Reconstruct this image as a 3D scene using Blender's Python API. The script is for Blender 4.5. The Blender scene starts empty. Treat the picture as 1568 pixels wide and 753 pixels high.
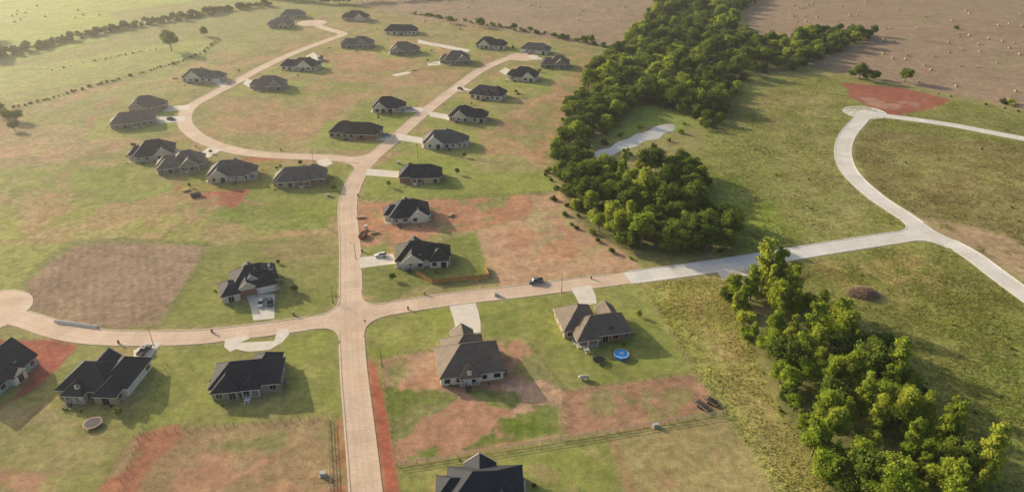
import bpy, math, random, bmesh
import numpy as np
from mathutils import Vector, Matrix
random.seed(7); RNG=np.random.default_rng(7)
scene=bpy.context.scene
# ------------------------------------------------------------------ camera / survey
H=135.0; F=1080.0; TH=math.atan(596/1080.0)
cT,sT=math.cos(TH),math.sin(TH)
def G(u,v):
    """survey mark -> ground metres (flat ground, z=0)"""
    v=max(v,-188)
    x=(u-784)/F; y=(v-376)/F
    t=H/(sT+y*cT)
    return (x*t, t*(cT-y*sT))
cam=bpy.data.cameras.new('camera'); co=bpy.data.objects.new('camera',cam); scene.collection.objects.link(co)
cam.lens=36*F/1568; cam.sensor_width=36; cam.clip_start=1; cam.clip_end=20000
co.location=(0,0,H); co.rotation_euler=(math.pi/2-TH,0,0); scene.camera=co
# ------------------------------------------------------------------ light
EL=math.radians(19); az=Vector((-0.80,0.60))
w=bpy.data.worlds.new('World'); scene.world=w; w.use_nodes=True
nt=w.node_tree; bg=nt.nodes['Background']; sky=nt.nodes.new('ShaderNodeTexSky')
sky.sky_type='NISHITA'; sky.sun_disc=False; sky.sun_elevation=EL; sky.sun_rotation=math.atan2(az.x,az.y)%(2*math.pi)
sky.dust_density=4.0
nt.links.new(sky.outputs[0],bg.inputs[0]); bg.inputs[1].default_value=0.15
sl=bpy.data.lights.new('sun','SUN'); sl.energy=5; sl.angle=math.radians(0.6); sl.color=(1,0.87,0.64)
so=bpy.data.objects.new('sun',sl); scene.collection.objects.link(so)
d=Vector((-az.x*math.cos(EL),-az.y*math.cos(EL),-math.sin(EL)))
so.rotation_euler=d.to_track_quat('-Z','Y').to_euler(); so.location=(0,0,300)
scene.view_settings.view_transform='Standard'; scene.view_settings.look='None'; scene.view_settings.exposure=0
# ------------------------------------------------------------------ helpers
class MB:
    def __init__(s): s.v=[]; s.f=[]; s.m=[]; s.uv=None
    def add(s,vs,fs,m=0):
        o=len(s.v); s.v.extend([tuple(p) for p in vs])
        for f in fs: s.f.append([i+o for i in f]); s.m.append(m)
    def box(s,x0,y0,z0,x1,y1,z1,m=0):
        s.add([(x0,y0,z0),(x1,y0,z0),(x1,y1,z0),(x0,y1,z0),(x0,y0,z1),(x1,y0,z1),(x1,y1,z1),(x0,y1,z1)],
              [(0,3,2,1),(4,5,6,7),(0,1,5,4),(1,2,6,5),(2,3,7,6),(3,0,4,7)],m)
    def beam(s,a,b,r,m=0,r2=None,n=4):
        a=Vector(a);b=Vector(b);dd=(b-a)
        if dd.length<1e-4:return
        dd.normalize(); r2=r if r2 is None else r2
        up=Vector((0,0,1)) if abs(dd.z)<.9 else Vector((1,0,0))
        e=dd.cross(up).normalized(); g=dd.cross(e)
        vs=[]
        for P,R in((a,r),(b,r2)):
            for k in range(n):
                t=2*math.pi*(k+.5)/n; vs.append(P+e*R*math.cos(t)+g*R*math.sin(t))
        s.add(vs,[(k,(k+1)%n,n+(k+1)%n,n+k) for k in range(n)]+[tuple(range(n))[::-1],tuple(range(n,2*n))],m)
    def cyl(s,c,r,h,n=16,m=0,r2=None,axis='z'):
        c=Vector(c); ax={'z':Vector((0,0,1)),'x':Vector((1,0,0)),'y':Vector((0,1,0))}[axis]
        s.beam(c,c+ax*h,r,m,r2,n)
    def obj(s,name,mats,parent=None,loc=None,rot=None,smooth=False):
        me=bpy.data.meshes.new(name); me.from_pydata(s.v,[],s.f)
        for mm in mats: me.materials.append(mm)
        me.polygons.foreach_set('material_index',s.m)
        if smooth: me.polygons.foreach_set('use_smooth',[True]*len(s.f))
        me.update()
        o=bpy.data.objects.new(name,me); scene.collection.objects.link(o)
        if parent: o.parent=parent
        if loc: o.location=loc
        if rot is not None: o.rotation_euler=(0,0,rot)
        return o
def empty(name,loc=(0,0,0),rot=0):
    e=bpy.data.objects.new(name,None); scene.collection.objects.link(e); e.location=loc; e.rotation_euler=(0,0,rot); e.empty_display_size=.5; return e
def newmat(name):
    m=bpy.data.materials.new(name); m.use_nodes=True; n=m.node_tree; b=n.nodes['Principled BSDF']; b.inputs['Specular IOR Level'].default_value=.25; return m,n,b
def noise(n,scale,detail=4,vec=None,rough=.6):
    t=n.nodes.new('ShaderNodeTexNoise'); t.inputs['Scale'].default_value=scale; t.inputs['Detail'].default_value=detail; t.inputs['Roughness'].default_value=rough
    if vec is not None: n.links.new(vec,t.inputs['Vector'])
    return t.outputs['Fac']
def mapr(n,src,a,b,c=0.25,dd=0.75):
    t=n.nodes.new('ShaderNodeMapRange'); t.inputs[1].default_value=c; t.inputs[2].default_value=dd; t.inputs[3].default_value=a; t.inputs[4].default_value=b
    n.links.new(src,t.inputs[0]); return t.outputs[0]
def mth(n,op,a,b):
    t=n.nodes.new('ShaderNodeMath'); t.operation=op
    for i,x in enumerate((a,b)):
        if isinstance(x,bpy.types.NodeSocket): n.links.new(x,t.inputs[i])
        else: t.inputs[i].default_value=x
    return t.outputs[0]
def mulcol(n,col,fac):
    t=n.nodes.new('ShaderNodeVectorMath'); t.operation='SCALE'
    if isinstance(col,bpy.types.NodeSocket): n.links.new(col,t.inputs[0])
    else: t.inputs[0].default_value=col[:3]
    n.links.new(fac,t.inputs['Scale']); return t.outputs[0]
def mixc(n,fac,a,b):
    t=n.nodes.new('ShaderNodeMix'); t.data_type='RGBA'
    if isinstance(fac,bpy.types.NodeSocket): n.links.new(fac,t.inputs[0])
    else: t.inputs[0].default_value=fac
    for i,x in((6,a),(7,b)):
        if isinstance(x,bpy.types.NodeSocket): n.links.new(x,t.inputs[i])
        else: t.inputs[i].default_value=(*x[:3],1)
    return t.outputs[2]
def geo(n): return n.nodes.new('ShaderNodeNewGeometry').outputs['Position']
def bump(n,b,h,dist,strength=.6):
    t=n.nodes.new('ShaderNodeBump'); t.inputs['Distance'].default_value=dist; t.inputs['Strength'].default_value=strength
    n.links.new(h,t.inputs['Height']); n.links.new(t.outputs[0],b.inputs['Normal'])
_mc={}
def flat(name,col,rough=.7,var=.25,scale=1.5,metal=0,spec=.25):
    k=(name,tuple(col))
    if k in _mc:return _mc[k]
    m,n,b=newmat(name); p=geo(n)
    f=mapr(n,noise(n,scale,5,p),1-var,1+var)
    n.links.new(mulcol(n,col,f),b.inputs['Base Color']); b.inputs['Roughness'].default_value=rough; b.inputs['Metallic'].default_value=metal; b.inputs['Specular IOR Level'].default_value=spec
    _mc[k]=m; return m
def roofmat(col):
    k=('roof',tuple(col))
    if k in _mc:return _mc[k]
    m,n,b=newmat('shingles'); p=geo(n)
    f1=mapr(n,noise(n,.35,4,p),.8,1.2); f2=mapr(n,noise(n,3.5,3,p),.6,1.45)
    wv=n.nodes.new('ShaderNodeTexWave'); wv.bands_direction='Z'; wv.inputs['Scale'].default_value=1.3; wv.inputs['Distortion'].default_value=.6; n.links.new(p,wv.inputs['Vector'])
    f3=mapr(n,wv.outputs['Fac'],.85,1.1,0,1)
    n.links.new(mulcol(n,col,mth(n,'MULTIPLY',mth(n,'MULTIPLY',f1,f2),f3)),b.inputs['Base Color'])
    b.inputs['Roughness'].default_value=.75; bump(n,b,noise(n,4,3,p),.05,.5)
    _mc[k]=m; return m
def wallmat(col,brick=True):
    k=('wall',tuple(col),brick)
    if k in _mc:return _mc[k]
    m,n,b=newmat('brick_wall' if brick else 'siding_wall'); p=geo(n)
    f1=mapr(n,noise(n,.6,4,p),.85,1.12); f2=mapr(n,noise(n,5 if brick else 1,3,p),.65 if brick else .93,1.3 if brick else 1.05)
    n.links.new(mulcol(n,col,mth(n,'MULTIPLY',f1,f2)),b.inputs['Base Color']); b.inputs['Roughness'].default_value=.85
    _mc[k]=m; return m
M_trim=flat('white_trim',(.78,.75,.70),.5,.06)
M_tdark=flat('dark_trim',(.06,.055,.05),.5,.1)
M_conc=flat('concrete_slab',(.55,.50,.44),.85,.15,.6)
mg,n_,b_=newmat('window_glass'); b_.inputs['Base Color'].default_value=(.02,.025,.03,1); b_.inputs['Roughness'].default_value=.08; b_.inputs['Specular IOR Level'].default_value=.6; M_glass=mg
M_wood=flat('cedar_wood',(.42,.22,.10),.8,.3,2)
M_woodg=flat('weathered_wood',(.30,.24,.18),.9,.3,2)
M_steel=flat('galvanised_steel',(.35,.36,.37),.4,.1,2,.6)
M_black=flat('black_rubber',(.02,.02,.02),.8,.1)
# ------------------------------------------------------------------ noise / polygon numpy
TAB=RNG.random((512,512)).astype(np.float32)
def vn(X,Y,s,seed=0):
    c_,s_=math.cos(seed*1.3+.4),math.sin(seed*1.3+.4)
    x=(X*c_-Y*s_)/s+seed*17.3; y=(X*s_+Y*c_)/s+seed*41.7
    xi=np.floor(x).astype(int); yi=np.floor(y).astype(int); fx=x-xi; fy=y-yi
    fx=fx*fx*(3-2*fx); fy=fy*fy*(3-2*fy)
    a=TAB[xi%512,yi%512];b=TAB[(xi+1)%512,yi%512];c=TAB[xi%512,(yi+1)%512];e=TAB[(xi+1)%512,(yi+1)%512]
    return (a*(1-fx)+b*fx)*(1-fy)+(c*(1-fx)+e*fx)*fy
def fbm(X,Y,s,seed=0,o=4):
    r=0;a=1;t=0
    for k in range(o):
        r=r+a*vn(X,Y,s/2**k,seed+k); t+=a; a*=.55
    return r/t
def pip(P,X,Y):
    ins=np.zeros(X.shape,bool); n=len(P)
    for i in range(n):
        x1,y1=P[i]; x2,y2=P[(i+1)%n]
        if y1==y2: continue
        c=((y1>Y)!=(y2>Y))&(X<(x2-x1)*(Y-y1)/(y2-y1)+x1); ins^=c
    return ins
def segd(P,X,Y,closed=True):
    dd=np.full(X.shape,1e9); n=len(P)
    for i in range(n if closed else n-1):
        x1,y1=P[i]; x2,y2=P[(i+1)%n]; vx,vy=x2-x1,y2-y1; L=vx*vx+vy*vy+1e-9
        t=np.clip(((X-x1)*vx+(Y-y1)*vy)/L,0,1); dd=np.minimum(dd,np.hypot(X-x1-t*vx,Y-y1-t*vy))
    return dd
# ------------------------------------------------------------------ ground grid
xs=[0.0]; st=.8
while xs[-1]<7000:
    x=xs[-1]
    if x>210: st=min(st*1.016,4.2) if x<950 else st*1.25
    xs.append(x+st)
xs=np.array([-a for a in xs[:0:-1]]+xs)
ys=[-3000,-1500,-800,-400,-150,0,50,90]
while ys[-1]<8000:
    y=ys[-1]; ys.append(y+(max(.65,y*.004) if y<1000 else (y-1000)*.25+6))
ys=np.array(ys)
GX,GY=np.meshgrid(xs,ys); NX,NY=len(xs),len(ys)
X=GX.ravel();Y=GY.ravel()
far=np.clip((np.hypot(X,Y)-1100)/1500,0,1)
Z=far*(fbm(X,Y,900,3,3)*60-20)
Z[far<=0]=0
N1=fbm(X,Y,14,1); N2=fbm(X,Y,8,5,5); N3=fbm(X,Y,45,9,4)
N2=np.clip((N2-.5)*2.2+.5,0,1); N4=np.clip((fbm(X,Y,18,61,5)-.5)*2.2+.5,0,1); N5=np.clip((fbm(X,Y,4,81,3)-.5)*1.8+.5,0,1)
col=np.empty((len(X),3)); col[:]=(.29,.28,.09); rough=np.full(len(X),.35)
def paint(px,c,soft=1.2,amt=1.0,rg=None,edge=2.5,patch=None,line=None,world=False,pn=None,thr=.12,stripe=None):
    global col,rough
    P=px if world else [G(*p) for p in px]
    A=np.array(P); pad=soft+edge+(line or 0)+1
    idx=np.nonzero((X>A[:,0].min()-pad)&(X<A[:,0].max()+pad)&(Y>A[:,1].min()-pad)&(Y<A[:,1].max()+pad))[0]
    if len(idx)==0:return
    x,y=X[idx],Y[idx]
    if line is not None: sd=segd(P,x,y,False)-line/2
    else:
        sd=segd(P,x,y); sd=np.where(pip(P,x,y),-sd,sd)
    sd=sd+(N1[idx]-.5)*2*edge
    m=np.clip(.5-sd/(2*soft),0,1)*amt
    if patch is not None:
        nn=(N2 if pn is None else pn)[idx]; m=m*np.clip((nn-patch)/thr,0,1)
    if stripe is not None: # mowing / rake passes: (angle,spacing,strength)
        a_,sp_,k_=stripe; ph=(x*math.cos(a_)+y*math.sin(a_)+(N1[idx]-.5)*2)*2*math.pi/sp_
        col[idx]*=(1+k_*np.clip(np.sin(ph)*1.6,-1,1)*np.clip(m/max(amt,.01),0,1))[:,None]
        if c is None:return
    col[idx]=col[idx]*(1-m[:,None])+np.array(c)*m[:,None]
    if rg is not None: rough[idx]=rough[idx]*(1-m)+rg*m
LAWN=(.225,.30,.055); RED=(.42,.155,.08); TAN=(.50,.33,.185)
NB=[(-50,150),(250,120),(420,40),(560,10),(900,75),(890,200),(860,300),(980,415),(520,470),(0,460)]
# broad areas
paint([(-900,-188),(640,-188),(560,5),(420,60),(300,110),(200,200),(-900,300)],(.29,.31,.10),6,1,.6,8)
paint([(-600,-60),(150,-20),(180,40),(60,62),(-600,110)],(.27,.42,.08),3,1,.4,3)
paint([(-100,-100),(330,-100),(420,-20),(230,12),(150,20),(90,-10)],(.29,.42,.09),3,1,.4,3)
paint([(-400,110),(60,100),(250,65),(330,60),(300,85),(150,125),(-400,190)],(.32,.38,.11),4,.9,.5,5)
paint([(-400,40),(60,30),(150,60),(60,90),(-400,130)],(.26,.40,.08),3,.7,.4,4)
paint([(-600,190),(90,190),(170,200),(190,225),(60,250),(-500,300)],(.37,.29,.14),4,.8,.5,6)
paint([(-400,262),(20,260),(190,235),(240,262),(300,300),(340,330),(160,345),(-300,370)],LAWN,2,.7,.4,4)
paint([(-200,300),(120,310),(330,340),(500,345),(510,360),(300,372),(80,365),(-200,370)],(.33,.34,.08),2,.9,.6,3)
paint([(180,195),(230,160),(270,200),(200,215)],LAWN,2,.6,.2,3)
paint([(-300,200),(180,215),(250,235),(150,300),(-300,330)],(.42,.31,.15),4,.6,.4,5,.5,None,False,N4)
# far top centre and right harvested fields
paint([(560,-188),(1000,-188),(1010,-20),(985,30),(940,75),(800,52),(640,28),(545,8)],(.35,.265,.165),5,1,.3,4)
paint([(1170,-188),(2600,-188),(2600,220),(1700,190),(1560,165),(1440,140),(1290,112),(1195,88),(1140,60)],(.36,.265,.165),4,1,.3,3)
paint([(1170,-100),(2600,-100),(2600,200),(1290,112)],(.29,.245,.125),6,.5,None,4,.5,None,False,N3)
for k in range(10):
    u=1180+k*50
    paint([(u,4+k*14),(u+150,2+k*12),(u+300,12+k*13),(u+520,40+k*14)],((.43,.335,.22) if k%2 else (.28,.20,.125)),2,.6,None,4,line=3)
paint([(1200,105),(1300,70),(1400,60),(1600,90)],(.24,.20,.12),3,.6,None,6,line=5)
paint([(1170,-188),(2600,-188),(2600,220),(1560,165),(1290,112)],None,4,1,None,3,stripe=(.5,9,.035))
# inside loop
paint([(298,190),(320,158),(410,108),(480,75),(640,80),(740,95),(700,125),(610,195),(545,235),(400,230),(325,213)],(.34,.295,.11),2.5,.9,.35,4)
paint([(480,85),(560,80),(640,98),(600,112),(520,108)],(.46,.24,.13),2,.85,.1,4,.25)
paint([(330,180),(420,150),(520,160),(500,200),(430,225),(350,215)],(.43,.27,.13),2,.85,.2,5,.3)
paint([(400,160),(500,130),(560,150),(480,185)],(.46,.26,.135),2,.8,.2,5,.45,None,False,N4)
paint([(300,195),(345,200),(440,205),(400,228),(330,214)],(.22,.28,.07),2,.7,.4,3,.3)
paint([(400,150),(470,120),(590,130),(570,150),(450,165)],LAWN,2,.6,.2,3)
paint([(590,235),(640,190),(720,130),(780,100),(870,100),(850,150),(760,170),(730,215),(700,240)],(.25,.32,.07),2,.85,.2,3)
paint([(735,250),(760,190),(850,130),(905,80),(890,150),(855,200),(835,262)],(.43,.25,.13),2.5,.8,.3,4,.28)
# generic bare and dry patches in the estate
paint(NB,(.46,.28,.15),3,.65,None,3,.58,None,False,N4,.14)
paint(NB,(.42,.33,.15),3,.55,None,3,.56,None,False,N2,.12)
paint([(495,190),(590,170),(640,172),(585,225),(540,232),(490,222)],LAWN,1.5,.85,.15,2)
paint([(100,270),(190,250),(235,268),(270,290),(200,310),(130,305)],(.19,.31,.05),.8,.85,.1,.6,stripe=(.9,4,.06))
paint([(320,330),(350,310),(505,318),(505,350),(400,350)],(.15,.30,.04),1.5,.9,.5,2)
paint([(385,262),(560,248),(540,270),(525,300),(515,330),(400,312),(365,305)],(.21,.30,.05),1.5,.9,.2,2)
paint([(265,292),(295,262),(395,238),(430,240),(425,262),(385,290),(360,322),(325,310)],RED,1.2,.95,.2,3,.15)
paint([(0,310),(12,290),(30,265),(120,240),(195,225)],(.46,.33,.19),.7,.7,.1,1,line=1.8)
paint([(560,272),(600,240),(700,236),(740,262),(835,262),(850,292),(700,305),(548,306)],(.215,.31,.055),1.5,.9,.2,2)
paint([(700,236),(800,238),(840,265),(740,262)],(.33,.32,.11),1.5,.8,.2,2)
paint([(552,312),(690,304),(815,298),(822,330),(725,352),(660,362),(560,378),(546,345)],(.48,.25,.135),1.2,.95,.1,2.5,.12)
paint([(640,312),(800,305),(815,328),(720,345)],(.48,.33,.19),1.2,.7,.1,2.5,.4,None,False,N4)
paint([(728,352),(822,330),(815,298),(868,298),(905,350),(960,385),(985,412),(890,420),(770,442),(748,405)],TAN,1.2,1,.15,2.5)
paint([(800,325),(870,310),(930,370),(900,400),(820,390)],(.42,.37,.16),2,.7,.15,4,.45)
paint([(740,360),(860,340),(900,390),(780,430)],(.50,.27,.14),2,.7,.1,4,.5,None,False,N4)
paint([(812,300),(832,325),(820,352)],(.52,.38,.23),.8,.7,.1,.5,line=1.2)
paint([(552,410),(600,395),(690,365),(728,356),(748,425),(640,440),(600,462),(560,452)],(.165,.25,.045),1,1,.2,1,stripe=(1.2,4,.06))
paint([(556,380),(590,372),(600,385),(556,392)],LAWN,1,.8)
# house 7 lot
paint([(-100,375),(50,372),(110,372),(50,425),(40,455),(0,462),(-100,470)],(.29,.33,.08),2,.9,.5,3)
paint([(240,500),(300,410),(320,375),(520,358),(522,440),(512,465),(475,478),(380,492)],(.20,.27,.055),1.3,1,.2,2,stripe=(.3,5,.04))
paint([(385,378),(520,355),(520,390),(430,400)],(.35,.275,.11),2,.8,.2,3)
FIELD=[(42,432),(80,397),(115,376),(180,371),(312,376),(298,410),(243,492),(180,502),(100,494),(40,470)]
paint([(30,428),(75,388),(110,368),(180,362),(322,370),(308,412),(252,500),(180,508),(96,500),(32,474)],(.17,.22,.055),.8,.7,.4,1)
paint(FIELD,(.35,.255,.155),.5,1,.42,.6)
paint(FIELD,(.29,.205,.12),.5,.7,.42,.8,.5,None,False,N4,.3)
paint(FIELD,None,.5,1,None,.6,stripe=(.45,2.9,.07))
# lower-left lots
paint([(-300,535),(60,524),(300,522),(420,515),(519,498),(522,600),(528,800),(-300,800)],(.27,.285,.075),1.3,1,.2,1.5,stripe=(1.3,5,.03))
paint([(-300,530),(520,500),(528,800),(-300,800)],(.45,.32,.16),3,.55,None,3,.58,None,False,N4,.14)
paint([(-300,530),(520,500),(528,800),(-300,800)],(.18,.25,.05),3,.5,None,3,.58,None,False,N2,.14)
paint([(240,545),(330,530),(330,620),(235,660),(200,660)],(.24,.30,.06),1,.75,.15,1.5)
paint([(430,520),(519,500),(522,640),(440,640)],LAWN,1,.85,.1,2,stripe=(.1,4,.05))
paint([(205,668),(300,655),(505,635),(527,800),(120,800)],(.37,.265,.125),1.2,.95,.3,2)
paint([(215,662),(262,655),(270,668),(205,760),(120,800),(150,740)],(.46,.20,.105),1.2,.9,.1,3,.22)
paint([(300,680),(500,650),(520,740),(330,740)],(.21,.24,.065),2,.7,.4,3,.5)
paint([(270,680),(420,700),(520,720),(525,790),(260,790)],(.49,.28,.16),1.5,.85,.1,3,.42)
paint([(-100,640),(20,610),(55,555),(25,535),(-10,522),(100,519),(118,530),(100,552),(60,592),(-100,680)],(.36,.12,.07),.8,1,.1,1.5)
paint([(-100,720),(0,715),(120,735),(100,800),(-100,800)],(.44,.25,.14),1.5,.9,.1,3,.25)
paint([(0,650),(180,660),(140,720),(0,715)],(.34,.30,.11),2,.6,.2,3)
paint([(562,545),(576,560),(597,650),(618,800),(580,800),(570,690),(566,600)],(.42,.135,.07),.6,1,.1,.8)
paint([(515,640),(532,640),(540,800),(518,800)],(.46,.2,.1),.8,.8,.1,1,.25)
# house 3 lot
paint([(562,500),(600,483),(685,470),(700,505),(690,520),(580,550),(562,545)],(.22,.31,.05),1,1,.1,1)
paint([(562,545),(570,520),(600,495),(680,490)],(.14,.22,.04),.5,.6,None,.3,line=1)
paint([(585,550),(800,518),(865,600),(858,668),(608,712)],(.44,.25,.14),.8,1,.15,.6)
paint([(585,550),(800,518),(865,600),(858,668),(608,712)],(.54,.37,.23),.8,.7,.15,.6,.5,None,False,N4,.2)
paint([(590,560),(620,548),(625,575),(600,600)],(.24,.28,.075),1.2,.8,.3,2)
paint([(590,590),(680,600),(780,600),(850,580),(862,665),(640,700),(605,712)],(.115,.22,.03),.8,.95,.4,2,.45,None,False,None,.08)
paint([(650,650),(740,625),(850,655),(700,682)],(.075,.21,.02),.8,.9,.5,2,.32)
paint([(640,690),(670,680),(672,700),(640,704)],(.075,.22,.02),.6,.95,.4,.8)
paint([(600,640),(640,625),(700,620),(690,660),(610,690)],(.24,.245,.08),1,.8,.3,3,.35)
paint([(770,520),(815,520),(850,590),(840,640),(790,600)],(.12,.20,.04),1,.8,.3,1.5,.3)
# house 4 lot
paint([(730,462),(880,445),(978,432),(1065,572),(862,598),(800,520),(740,515)],(.22,.285,.06),1,1,.15,1.2,stripe=(.15,4.5,.05))
paint([(735,485),(790,470),(800,515),(745,512)],(.13,.24,.035),1,.8,.15,1.5)
paint([(862,598),(1060,570),(1112,622),(985,655),(862,670)],(.40,.235,.135),1,.97,.3,1.5)
paint([(880,600),(1060,590),(1090,630),(930,650)],(.27,.26,.09),1.5,.8,.4,3,.45)
# bottom row
paint([(612,716),(930,672),(965,800),(620,800)],(.235,.30,.065),1,1,.2,1,stripe=(1.4,4.5,.04))
paint([(700,705),(920,680),(950,790),(760,790)],(.38,.31,.12),1.5,.75,.2,3,.48)
paint([(930,672),(1112,636),(1240,800),(965,800)],(.36,.305,.12),1.2,1,.4,2)
paint([(1000,680),(1080,660),(1160,760),(1010,790)],(.44,.28,.14),2,.6,.2,3,.45)
paint([(938,672),(960,730),(985,800)],(.45,.24,.13),.6,.6,.2,.6,line=1.2)
# right strip & meadows
paint([(978,430),(1112,424),(1180,600),(1310,800),(1235,800),(1112,636),(1065,572)],(.35,.335,.085),1,1,.9,1.5)
paint([(1040,460),(1110,440),(1150,560),(1230,700),(1150,620)],(.42,.32,.13),1.5,.6,.8,3,.42)
paint([(1000,445),(1200,760)],(.31,.37,.07),1,.6,.8,2,line=4)
paint([(1080,115),(1290,118),(1560,172),(1900,200),(1900,900),(1350,900),(1180,470),(1130,400),(1080,390),(1040,260),(1090,190)],(.27,.30,.075),3,1,.75,4)
paint([(1060,265),(1130,270),(1180,300),(1230,380),(1130,378),(1080,300)],(.18,.31,.04),4,.9,.75,6)
paint([(1150,150),(1290,140),(1280,230),(1330,310),(1300,350),(1200,250)],(.35,.33,.11),4,.8,.7,8,.3)
paint([(1320,195),(1600,225),(1640,460),(1500,385),(1400,330),(1330,290),(1300,240)],(.29,.26,.085),3,.95,.75,5)
paint([(1340,215),(1560,250),(1560,300),(1420,290)],(.33,.32,.10),3,.7,.7,6,.4)
paint([(1400,330),(1500,345),(1620,400),(1620,470),(1500,385),(1430,352)],(.46,.33,.19),2,.85,.3,4,.2)
paint([(1290,126),(1380,134),(1458,153),(1430,166),(1370,178),(1335,165),(1302,150)],(.34,.125,.07),1.2,1,.05,2)
paint([(1310,148),(1420,150),(1400,170),(1340,165)],(.44,.28,.18),1.2,.7,.05,2,.42)
paint([(1450,165),(1600,185),(1600,210),(1400,182)],(.25,.29,.08),2,.8,.6,3)
paint([(1150,410),(1330,385),(1430,378),(1600,480),(1700,900),(1560,900),(1420,620),(1290,490)],(.24,.265,.055),2,1,.9,4)  # lower right meadow: green painted darker to carry the shade there
paint([(1240,405),(1400,385),(1480,420),(1380,470),(1300,450)],(.37,.31,.10),2.5,.8,.8,6,.3)
paint([(1420,480),(1580,500),(1600,760),(1500,640)],(.19,.28,.05),3,.8,.9,6,.35)
paint([(980,165),(1060,150),(1075,190),(1035,200),(1000,190),(940,215),(905,225),(935,195)],(.16,.32,.05),2,1,.6,2)
BELT1=[(850,238),(890,240),(912,266),(1040,262),(1062,270),(1085,305),(1128,348),(1120,380),(1080,390),(1010,390),(950,380),(900,352),(868,305)]
BELT2=[(850,235),(858,195),(885,155),(900,110),(950,100),(1000,130),(1060,138),(1112,150),(1110,178),(1080,195),(1060,180),(1000,160),(970,165),(950,190),(905,215),(890,240)]
BELT3=[(905,108),(955,70),(985,40),(1010,0),(1050,-30),(1165,-25),(1150,8),(1105,30),(1150,62),(1200,64),(1270,50),(1345,54),(1300,72),(1215,108),(1145,112),(1128,145),(1110,152),(1000,135),(960,115)]
BELT4=[(1118,455),(1160,438),(1215,458),(1290,505),(1370,565),(1410,640),(1470,705),(1530,770),(1560,900),(1350,900),(1290,775),(1238,695),(1200,610),(1172,545),(1128,495)]
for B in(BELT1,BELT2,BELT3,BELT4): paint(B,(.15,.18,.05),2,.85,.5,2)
col*= (0.84+.32*N3)[:,None]
dry=np.clip((fbm(X,Y,22,33)-.48)*5,0,1)*.3*(col[:,1]>col[:,0]*.85)
col=col*(1-dry[:,None])+np.array((.40,.32,.13))*dry[:,None]
gr=np.clip(col[:,1]-col[:,0],0,1)   # sun-dried late-summer grass: greens lean to olive
col[:,0]+=.5*gr; col[:,2]+=.012; col[:,1]*=.97
# ------------------------------------------------------------------ roads
RW=7.4
def cr(P,step=2.0):
    P=[Vector(p) for p in P]; Q=[P[0]*2-P[1]]+P+[P[-1]*2-P[-2]]; out=[]
    for i in range(1,len(Q)-2):
        L=(Q[i+1]-Q[i]).length; n=max(2,int(L/step))
        for k in range(n):
            t=k/n; a,b,c,e=Q[i-1],Q[i],Q[i+1],Q[i+2]
            out.append(.5*((2*b)+(c-a)*t+(2*a-5*b+4*c-e)*t*t+(3*b-a-3*c+e)*t**3))
    out.append(P[-1]); return out
def concrete(name,c,stain):
    m,n,b=newmat(name); p=geo(n)
    f=mth(n,'MULTIPLY',mapr(n,noise(n,.12,4,p),.88,1.12),mapr(n,noise(n,1.3,5,p),.84,1.14))
    uv=n.nodes.new('ShaderNodeUVMap'); sp=n.nodes.new('ShaderNodeSeparateXYZ'); n.links.new(uv.outputs[0],sp.inputs[0])
    fr=mth(n,'FRACT',mth(n,'DIVIDE',sp.outputs[1],4.6),0); j=mth(n,'GREATER_THAN',fr,.025)
    ax=mth(n,'ABSOLUTE',sp.outputs[0],0); j2=mth(n,'GREATER_THAN',ax,.06)
    jj=mapr(n,mth(n,'MULTIPLY',j,j2),.84,1,0,1)
    fl=mth(n,'FLOOR',mth(n,'DIVIDE',sp.outputs[1],4.6),0); wn=n.nodes.new('ShaderNodeTexWhiteNoise'); wn.noise_dimensions='1D'; n.links.new(fl,wn.inputs['W'])
    pan=mapr(n,wn.outputs['Value'],.95,1.05,0,1)
    tr=mth(n,'ABSOLUTE',mth(n,'SUBTRACT',ax,1.7),0); trk=mapr(n,tr,.93,1,0,.8)
    f=mth(n,'MULTIPLY',mth(n,'MULTIPLY',f,jj),mth(n,'MULTIPLY',pan,trk))
    cc=mixc(n,mapr(n,noise(n,.07,5,p),0,.8,.45,.7),c,stain)
    n.links.new(mulcol(n,cc,f),b.inputs['Base Color']); b.inputs['Roughness'].default_value=.85; return m
M_road=concrete('road_concrete',(.72,.545,.41),(.66,.46,.32))
M_new=concrete('new_road_concrete',(.78,.75,.69),(.70,.63,.53))
M_kerb=flat('kerb_concrete',(.68,.55,.42),.9,.15,1); M_kerbn=flat('new_kerb_concrete',(.76,.73,.68),.9,.1,1)
roads=[]
def R(px,wd,mat,km,z): roads.append([cr([G(*p) for p in px]),wd,mat,km,z])
R([(-120,470),(-40,476),(10,482),(45,490),(80,502),(130,513),(200,517),(300,515),(400,504),(480,493),(537,484),(600,471),(700,456),(790,446),(870,436),(960,425)],RW,M_road,M_kerb,.020)
R([(960,425),(1050,413),(1140,400),(1250,382),(1340,368),(1422,356)],RW+.6,M_new,M_kerbn,.016)
R([(537,484),(541,560),(549,640),(557,720),(564,800),(572,900)],RW-.2,M_road,M_kerb,.024)
R([(537,484),(537,440),(536,380),(532,320),(538,290),(552,262),(574,238),(612,205),(652,170),(700,133),(735,108),(775,90),(800,86)],RW,M_road,M_kerb,.028)
R([(566,246),(500,241),(430,238),(370,232),(320,218),(291,200),(282,182),(291,164),(320,147),(360,126),(400,104),(450,81),(500,62),(525,52),(500,44),(480,36)],RW,M_road,M_kerb,.032)
R([(1422,356),(1385,330),(1340,300),(1303,265),(1291,235),(1297,208),(1315,186),(1325,174)],RW+.3,M_new,M_kerbn,.020)
R([(1325,174),(1370,179),(1450,190),(1530,205),(1650,228)],RW-.6,M_new,M_kerbn,.024)
R([(1422,356),(1480,385),(1535,425),(1610,480),(1700,550)],RW+.3,M_new,M_kerbn,.028)
fillets=[]
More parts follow.
